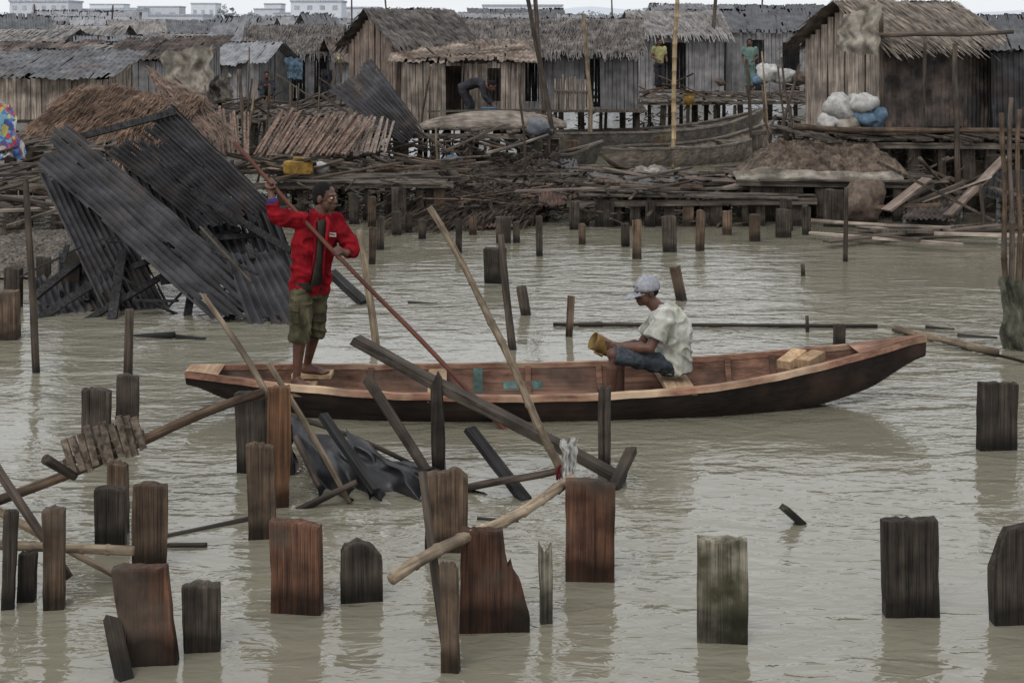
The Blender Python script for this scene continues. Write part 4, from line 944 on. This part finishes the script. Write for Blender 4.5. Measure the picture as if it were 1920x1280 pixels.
slatpanel(P(600,292,26),P(725,285,26),P(735,225,27.5),P(640,215,27.5),20,plankB,'fallen brown slat wall beside the black tin panel')
slatpanel(P(385,290,25),P(470,298,25),P(470,215,26.5),P(372,195,26.5),16,slb,'fallen slat wall right of the thatch heap')
t=MB(); corr(t,P(616,172,28.8),P(698,116,29.4),P(798,250,28.0),P(752,268,27.6),12,.02,4,.04,.05,5,.025,10); meta(t.build('black_tin_panel',tinK,None),'burnt black tin panel leaning before the brown plank hut','panel')
def fsheet(q,nc,ns,m,label,rag=.05):
    t=MB(); corr(t,*[P(*p) for p in q],nc,.018,ns,.06,.06,5,rag); meta(t.build('fallen_tin_sheet',m,None),label,'sheet')
fsheet([(1090,345,25.8),(1310,345,25.8),(1300,322,28),(1120,320,28)],12,3,tinK,'dark tin sheet lying flat behind the right walkway')
fsheet([(890,432,23.3),(962,425,23.2),(950,395,24.2),(885,398,24.4)],9,1,tinP,'pinkish tin sheet sloping into the water before palm debris')
fsheet([(1010,392,23.9),(1065,384,23.9),(1060,358,25),(1012,362,25)],7,1,tinP,'small pinkish tin piece at the left end of right walkway')
fsheet([(700,330,26),(790,335,25.8),(800,300,27.2),(720,296,27.4)],10,1,tinR,'rusty tin sheet slumped below the black tin panel')
fsheet([(1690,410,23.6),(1790,418,23.2),(1810,372,24.6),(1720,368,24.8)],10,1,tinR,'rusty tin sheet tilted in the debris under the right hut')
fsheet([(1000,330,28.5),(1085,325,28.4),(1080,300,30),(1010,302,30)],9,1,tinG,'grey tin sheet lying left of the pale canvas')
fsheet([(300,350,22.4),(420,352,22.2),(440,318,23.6),(330,316,23.8)],12,2,tinR,'rusty tin sheet on the left platform by the punting pole')
fsheet([(1840,370,23.8),(1930,378,23.6),(1930,318,25),(1850,314,25)],9,1,tinK,'dark tin sheet leaning below the right edge shack')
cloth('canvas_sheet',P(1185,334,27),P(1295,330,27),P(1265,314,28.5),P(1195,316,28.5),canv,'pale canvas lying over logs by the long boats','canvas',.08,5)
root=empty('palm_thatch',P(920,410,24.5),'collapsed dark palm leaf roof sloping into the water','thatch')
t=MB(); thatch(t,P(800,420,23.6),P(1000,415,23.8),P(1060,358,26),P(900,362,26),1600,.8,.012,.12,.1); t.build('palm_slope',palmm,root)
t=MB(); thatch(t,P(700,440,23),P(850,425,23.4),P(920,372,25.5),P(780,375,25.4),500,.9,.012,.12,.08); t.build('palm_slope',palmm,root)
t=MB()
for _ in range(40):
    p=P(R(780,1040),R(365,395),R(24.5,26)); t.tube([p,p+V((R(.3,1.3),R(-.6,.2),R(-.1,.25)))],[.015,.008],5)
t.build('palm_stalks',slb,root)

# ------------------------------------------------------------------ boats in background
def bgboat(label,A,B,beam,zg,up0,up1,mo,mi,mg,thw=4,zk=-.08):
    root=empty('wooden_boat',V(((A.x+B.x)/2,(A.y+B.y)/2,0)),label,'boat')
    h=Hull(A,B,[(0,.04,zg+up0,zg+up0-.12,.02),(.12,beam*.28,zg+up0*.45,0.0,beam*.15),(.3,beam*.46,zg+.03,zk,beam*.3),(.55,beam*.5,zg,zk,beam*.34),(.78,beam*.4,zg+up1*.2,zk,beam*.24),(.92,beam*.18,zg+up1*.65,.05,beam*.08),(1,.03,zg+up1,zg+up1-.14,.015)],floor=.05)
    h.build(root,mo,mi,mg,30,.09)
    for i in range(thw):
        u=.25+.5*i/max(1,thw-1); hb,z,_,_=h.g(u); t=MB(); t.box(h.c(u)+V((0,0,z-.06)),(.16,2*hb-.08,.03),h.ax,h.sd); t.build('thwart',boatm,root)
    return root
bgboat('long dark wooden boat moored behind the tall pale bamboo pole',P(925,300,36.5),P(1438,245,41),1.4,.6,.15,.5,boatd,boatm,boatm)
bgboat('second pale wooden boat moored nearer than the long dark boat',P(1115,320,33.5),P(1450,285,37.3),1.4,.45,.1,.5,boatm,boatm,boatm,3)
bgboat('third dark narrow boat moored left of the second pale boat',P(850,320,31.5),P(1130,300,32.3),1.0,.5,.25,.3,boatd,boatd,boatm,3)
root=empty('overturned_boat',P(915,250,30.5),'overturned grey boat lying on the deck by the bending person','boat')
A=V((xat(788,30.5),30.5,1.19)); B=V((xat(1062,31),31,1.19)); t=MB(); rr=[]
for i in range(25):
    u=i/24; c=A.lerp(B,u); w=.5*math.sin(math.pi*min(1,max(.02,u*.92+.02)))**.7; hh=.4*math.sin(math.pi*min(.98,u*.9+.05))**.6
    rr.append([c+V((0,w*math.cos(math.pi*k/10),max(hh*math.sin(math.pi*k/10),0)-.02)) for k in range(11)])
t.loft(rr); t.build('hull',boatm,root,True)
t=MB(); t.beam(A.lerp(B,.05)+V((0,-.02,.36)),A.lerp(B,.9)+V((0,0,.38)),.05,.04); t.build('keel_strip',boatd,root)
m0=P(1010,243,29.7); root=empty('outboard_motor',m0,'grey outboard motor hanging beside the overturned boat','motor')
t=MB(); t.ell(m0+V((0,0,.08)),V((.24,0,-.1)),V((0,.15,0)),V((.06,0,.15))); t.ell(m0+V((-.1,0,-.02)),V((.16,0,-.06)),V((0,.13,0)),V((.04,0,.12))); remesh(t,'cowling',cowl,root,.03,2)
t=MB(); t.tube([m0+V((-.02,0,-.05)),m0+V((-.2,-.03,-.25)),m0+V((-.36,-.05,-.3))],[.08,.06,.04],8); t.build('shaft',darkm,root,True)
t=MB(); t.box(m0+V((.2,0,-.06)),(.08,.2,.18)); t.build('bracket',darkm,root)
t=MB()
for k in range(3):
    a=k*2.1; t.box(m0+V((-.4,-.05,-.3))+V((0,math.cos(a)*.07,math.sin(a)*.07)),(.02,.06,.1),None,V((0,math.cos(a),math.sin(a))),V((.4,-math.sin(a),math.cos(a))).normalized())
t.build('propeller',cowl,root)
bk=V((xat(917,31.7),31.7,1.17)); t=MB(); t.tube([bk,bk+V((0,0,.4))],[.14,.18],12); t.tube([bk+V((0,0,.39)),bk+V((0,0,.41))],[.19,.19],12); meta(t.build('bucket',sackb,None,True),'blue bucket under the hands of the bending person','bucket')
def sack(px,py,d,w,h,m,label,group=None):
    t=MB(); c=P(px,py,d)+V((0,0,h*.45)); t.ell(c,V((w/2,0,R(-.05,.05))),V((0,w*.4,0)),V((0,0,h/2)),20,14)
    for i,v in enumerate(t.v):
        k=v-c; t.v[i]=c+k*(1+.4*nz(v*4,1,px)+.2*nz(v*11,1,px))+V((0,0,.04*nz(v*9)))
    return meta(t.build('sack',m,None,True),label,'sack',group)
for (x,y,w,h,m,l) in((1575,222,.55,.45,sackw,'plump white sack, upper left of the sack pile'),(1612,214,.6,.4,sackw,'white sack on top of the sack pile'),(1624,238,.55,.38,sackb,'blue sack at right of the sack pile'),(1588,246,.5,.32,canv,'grey sack at the front of the sack pile'),(1556,244,.45,.32,sackw,'small white sack at the left of the sack pile'),(1644,240,.38,.42,sackb,'blue bundle leaning on the right hut pole')):
    sack(x,y,25.8,w,h,m,l,'sacks piled on the right deck')
sack(1622,415,23.6,.7,.75,sackbr,'large brown sack hanging under the earth heap deck')
for i,(x,y,d,w,m,l) in enumerate([(1440,152,44,.8,sackw,'white sack heap left on the far deck'),(1470,156,44,.7,sackw,'white sack right on the far deck'),(1500,158,44,.6,sackbr,'brown sack beside the far white sacks'),(1420,158,44,.5,sackb,'blue grey sack at the far deck edge'),(1352,160,45,.35,sackbr,'brown bundle on the far deck by the green person'),(637,118,46,.3,yelc,'small yellow bundle hung right of the open thatched hut'),(600,325,25,.3,sackw,'small white bag by the yellow jerrycan'),(850,322,28.5,.5,sackb,'pale blue bundle on the low plank landing')]):
    sack(x,y,d,w,w*.7,m,l)
yj=M('jerrycan_plastic',C(164,130,62),C(120,92,44),(9,9,9),rough=.55,stain=.5,vary=.1)
c=P(560,314,24.7); root=empty('jerrycan',c-V((0,0,.14)),'yellow jerrycan lying on the middle walkway','jerrycan')
t=MB(); t.ell(c,V((.28,0,0)),V((0,.14,0)),V((0,0,.13)),16,10)
for i,v in enumerate(t.v):
    k=v-c; f=lambda a,s:math.copysign(min(abs(a)*1.35,s),a); t.v[i]=c+V((f(k.x,.25),f(k.y,.12),f(k.z,.115)))
t.build('can_body',yj,root); t=MB(); t.tube([c+V((.24,0,.05)),c+V((.31,0,.06))],[.035,.03],10); t.build('cap',darkm,root)
t=MB(); t.tube([c+V((-.1,0,.11)),c+V((-.08,0,.16)),c+V((.08,0,.16)),c+V((.1,0,.11))],[.018]*4,6); t.build('handle',yj,root)
root=empty('yellow_bucket',P(1292,197,41),'yellow plastic bucket on the far deck by the bamboo pole','bucket')
t=MB(); t.tube([P(1292,197,41),P(1292,176,41)],[.13,.16],12); t.build('pail',yj,root,True); t=MB(); t.tube([P(1292,178,41),P(1292,176,41)],[.175,.175],12); t.build('rim',yj,root,True)
mc=bpy.data.materials.new('patchwork_cloth'); mc.use_nodes=True; N=mc.node_tree.nodes; L=mc.node_tree.links
vo=N.new('ShaderNodeTexVoronoi'); vo.inputs['Scale'].default_value=11; tcn=N.new('ShaderNodeTexCoord'); L.new(tcn.outputs['Object'],vo.inputs['Vector'])
rp=N.new('ShaderNodeValToRGB'); rp.color_ramp.interpolation='CONSTANT'
sx=N.new('ShaderNodeSeparateColor'); L.new(vo.outputs['Color'],sx.inputs[0]); L.new(sx.outputs[0],rp.inputs[0])
cols=[C(70,104,150),C(150,60,72),C(164,150,84),C(98,142,158),C(156,156,156),C(60,74,122)]
els=rp.color_ramp.elements; els[0].color=cols[0]; els[1].position=.17; els[1].color=cols[1]
for i in range(2,6): e=els.new(i/6); e.color=cols[i]
L.new(rp.outputs[0],N['Principled BSDF'].inputs['Base Color']); N['Principled BSDF'].inputs['Roughness'].default_value=.9
cloth('patchwork_cloth',P(-30,180,25),P(12,190,25),P(52,285,24.4),P(-30,295,24.4),mc,'bright patchwork cloth hanging at the left frame edge','cloth',.12,4)
root=empty('stick_fence',P(1070,205,34.5),'fence of thin upright sticks before the long grey thatched hut','fence')
for i in range(14):
    t=MB(); x=1040+i*4.8; t.tube([P(x,206,34.5),P(x+R(-2,2),146+R(-6,8),34.5)],[.02,.018],5); t.build('picket',plankA,root)
t=MB(); t.beam(P(1036,170,34.45),P(1106,172,34.45),.03,.03); t.build('rail',plankB,root)

# ------------------------------------------------------------------ loose timber
def scatter(n,x0,x1,y0,y1,z,where,lmin=.6,lmax=2.2,tilt=.15,group=None,dirx=.6):
    for i in range(n):
        y=R(y0,y1); x=xat(R(x0,x1),y); L=R(lmin,lmax); a=R(-dirx,dirx)*1.4; d=V((math.cos(a),math.sin(a),R(-tilt,tilt))).normalized(); c=V((x,y,z+R(.02,.16)+abs(d.z)*L*.3))
        m=random.choice([w_dark,w_brown,deckm,p_dark,plankB,w_brown,plankA,p_dark])
        if R(0,1)<.7: stick('loose_plank',c-d*L/2,c+d*L/2,0,0,m,'weathered loose plank '+where,'plank',group or ('loose timber '+where),rect=(R(.07,.2),R(.025,.045)))
        else: stick('loose_pole',c-d*L/2,c+d*L/2,R(.02,.04),R(.02,.035),m,'loose wooden pole '+where,'pole',group or ('loose timber '+where),seg=5,wob=.05)
scatter(22,1080,1500,23.6,26.5,.52,'lying on the right low walkway',tilt=.15)
scatter(30,500,850,24.2,27.5,.72,'lying on the middle low walkway',tilt=.25)
scatter(24,-60,400,23,26.5,.86,'lying on the left platform',tilt=.3)
scatter(16,840,1250,27.5,30.5,.2,'by the long boats',.8,3,.08)
scatter(34,1680,1930,23,27,.35,'jutting out under the right hut',.8,2.6,.6)
scatter(16,600,1020,28,29.6,.9,'in front of the pale plank hut',.6,1.8,.5)
scatter(18,380,660,36,42,1.1,'on the far left deck',.8,2.2,.7)
scatter(10,1080,1400,29,31,.05,'floating before the long boats',.8,2.5,.03)
scatter(18,1030,1650,43,46,1.25,'on the far deck',.8,2.2,.5)
scatter(12,1600,1930,21.5,23.2,.0,'floating before the right hut',.9,2.6,.02)
scatter(14,-50,260,20,23,.5,'around the gravel heap',.6,2,.3)
t=MB()
for _ in range(4000):
    z=random.choice([(500,1060,24,29,.5),(500,1060,24,29,.5),(1060,1400,23.5,27,.4),(-60,450,20,27,.6),(600,1050,28,30,.9),(850,1450,27,30,.12),(1000,1650,42.5,47,1.1),(380,680,36,44,1.0),(1500,1950,24.5,33,.9),(1500,1950,27,33,.9)])
    y=R(z[2],z[3]); p=V((xat(R(z[0],z[1]),y),y,R(.02,z[4]+.2))); d=V((R(-1,1),R(-.6,.6),R(-.35,.35)))*R(.15,.6); t.beam(p-d/2,p+d/2,R(.015,.07),R(.01,.03))
meta(t.build('wood_debris',M('debris_wood',C(120,108,97),C(48,43,39),(7,7,7),stain=.7,bump=0),None),'tangle of splintered sticks covering the wrecked walkways','debris',None,'stuff')

# ------------------------------------------------------------------ water, ground, sky
t=MB(); t.add([(-1500,-40,0),(1500,-40,0),(1500,2500,0),(-1500,2500,0)],[(0,1,2,3)])
wm=bpy.data.materials.new('murky_water'); wm.use_nodes=True; N=wm.node_tree.nodes; L=wm.node_tree.links; bs=N['Principled BSDF']
tcn=N.new('ShaderNodeTexCoord')
def nse(sc,det,rot=0,dist=.6):
    mp=N.new('ShaderNodeMapping'); mp.inputs['Scale'].default_value=sc; mp.inputs['Rotation'].default_value=(0,0,rot); L.new(tcn.outputs['Object'],mp.inputs[0]); n=N.new('ShaderNodeTexNoise'); n.inputs['Scale'].default_value=1; n.inputs['Detail'].default_value=det; n.inputs['Distortion'].default_value=dist; L.new(mp.outputs[0],n.inputs['Vector']); return n
na=nse((1.4,3.2,1),2.5,.12); nb=nse((5.5,11,1),2.5,-.15,1.0); nc=nse((.2,.4,1),2)
ma=N.new('ShaderNodeMath'); ma.operation='MULTIPLY_ADD'; ma.inputs[1].default_value=.3; L.new(nb.outputs[0],ma.inputs[0]); L.new(na.outputs[0],ma.inputs[2])
mr=N.new('ShaderNodeMapRange'); mr.inputs[1].default_value=.35; mr.inputs[2].default_value=.65; mr.inputs[3].default_value=.16; mr.inputs[4].default_value=.62; L.new(nc.outputs[0],mr.inputs[0])
bu=N.new('ShaderNodeBump'); bu.inputs['Distance'].default_value=.08; L.new(mr.outputs[0],bu.inputs['Strength']); L.new(ma.outputs[0],bu.inputs['Height']); L.new(bu.outputs[0],bs.inputs['Normal'])
cr=N.new('ShaderNodeValToRGB'); cr.color_ramp.elements[0].color=C(112,108,94); cr.color_ramp.elements[1].color=C(126,122,107); L.new(nc.outputs[0],cr.inputs[0]); L.new(cr.outputs[0],bs.inputs['Base Color'])
bs.inputs['Roughness'].default_value=.04; bs.inputs['IOR'].default_value=1.75
o=t.build('water',wm,None,origin=V((0,0,0))); meta(o,'murky brown green lagoon water','water',None,'structure')
t=MB(); t.add([(-1500,120,.25),(1500,120,.25),(1500,2400,.25),(-1500,2400,.25)],[(0,1,2,3)])
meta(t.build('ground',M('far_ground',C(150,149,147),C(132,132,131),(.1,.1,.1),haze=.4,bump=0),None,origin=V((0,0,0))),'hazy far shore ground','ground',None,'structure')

w=bpy.data.worlds.new('World'); scene.world=w; w.use_nodes=True; N=w.node_tree.nodes; L=w.node_tree.links
az=math.radians(205); el=math.radians(50)
sk=N.new('ShaderNodeTexSky'); sk.sky_type='NISHITA'; sk.sun_disc=False; sk.sun_elevation=el; sk.sun_rotation=az; sk.dust_density=3; sk.air_density=1; sk.altitude=0
hs=N.new('ShaderNodeHueSaturation'); hs.inputs['Saturation'].default_value=.15; L.new(sk.outputs[0],hs.inputs['Color'])
mi=N.new('ShaderNodeMix'); mi.data_type='RGBA'; mi.inputs[0].default_value=.85; L.new(hs.outputs[0],mi.inputs[6]); mi.inputs[7].default_value=(6.5,6.7,6.95,1)
L.new(mi.outputs[2],N['Background'].inputs['Color']); N['Background'].inputs['Strength'].default_value=.15
sl=bpy.data.lights.new('sun','SUN'); sl.energy=1.4; sl.angle=math.radians(30); sl.color=(1,.97,.93); so=bpy.data.objects.new('sun',sl); lk(so)
dv=V((math.sin(az)*math.cos(el),math.cos(az)*math.cos(el),math.sin(el))); so.rotation_euler=dv.to_track_quat('Z','Y').to_euler()
cam=bpy.data.cameras.new('camera'); cam.lens=50; cam.sensor_width=36; cam.shift_y=-(640-HY)/1920; cam.clip_end=4000; co=bpy.data.objects.new('camera',cam); lk(co); co.location=(0,0,H); co.rotation_euler=(math.radians(90),0,0); scene.camera=co
scene.view_settings.view_transform='Standard'; scene.view_settings.look='None'; scene.view_settings.exposure=0
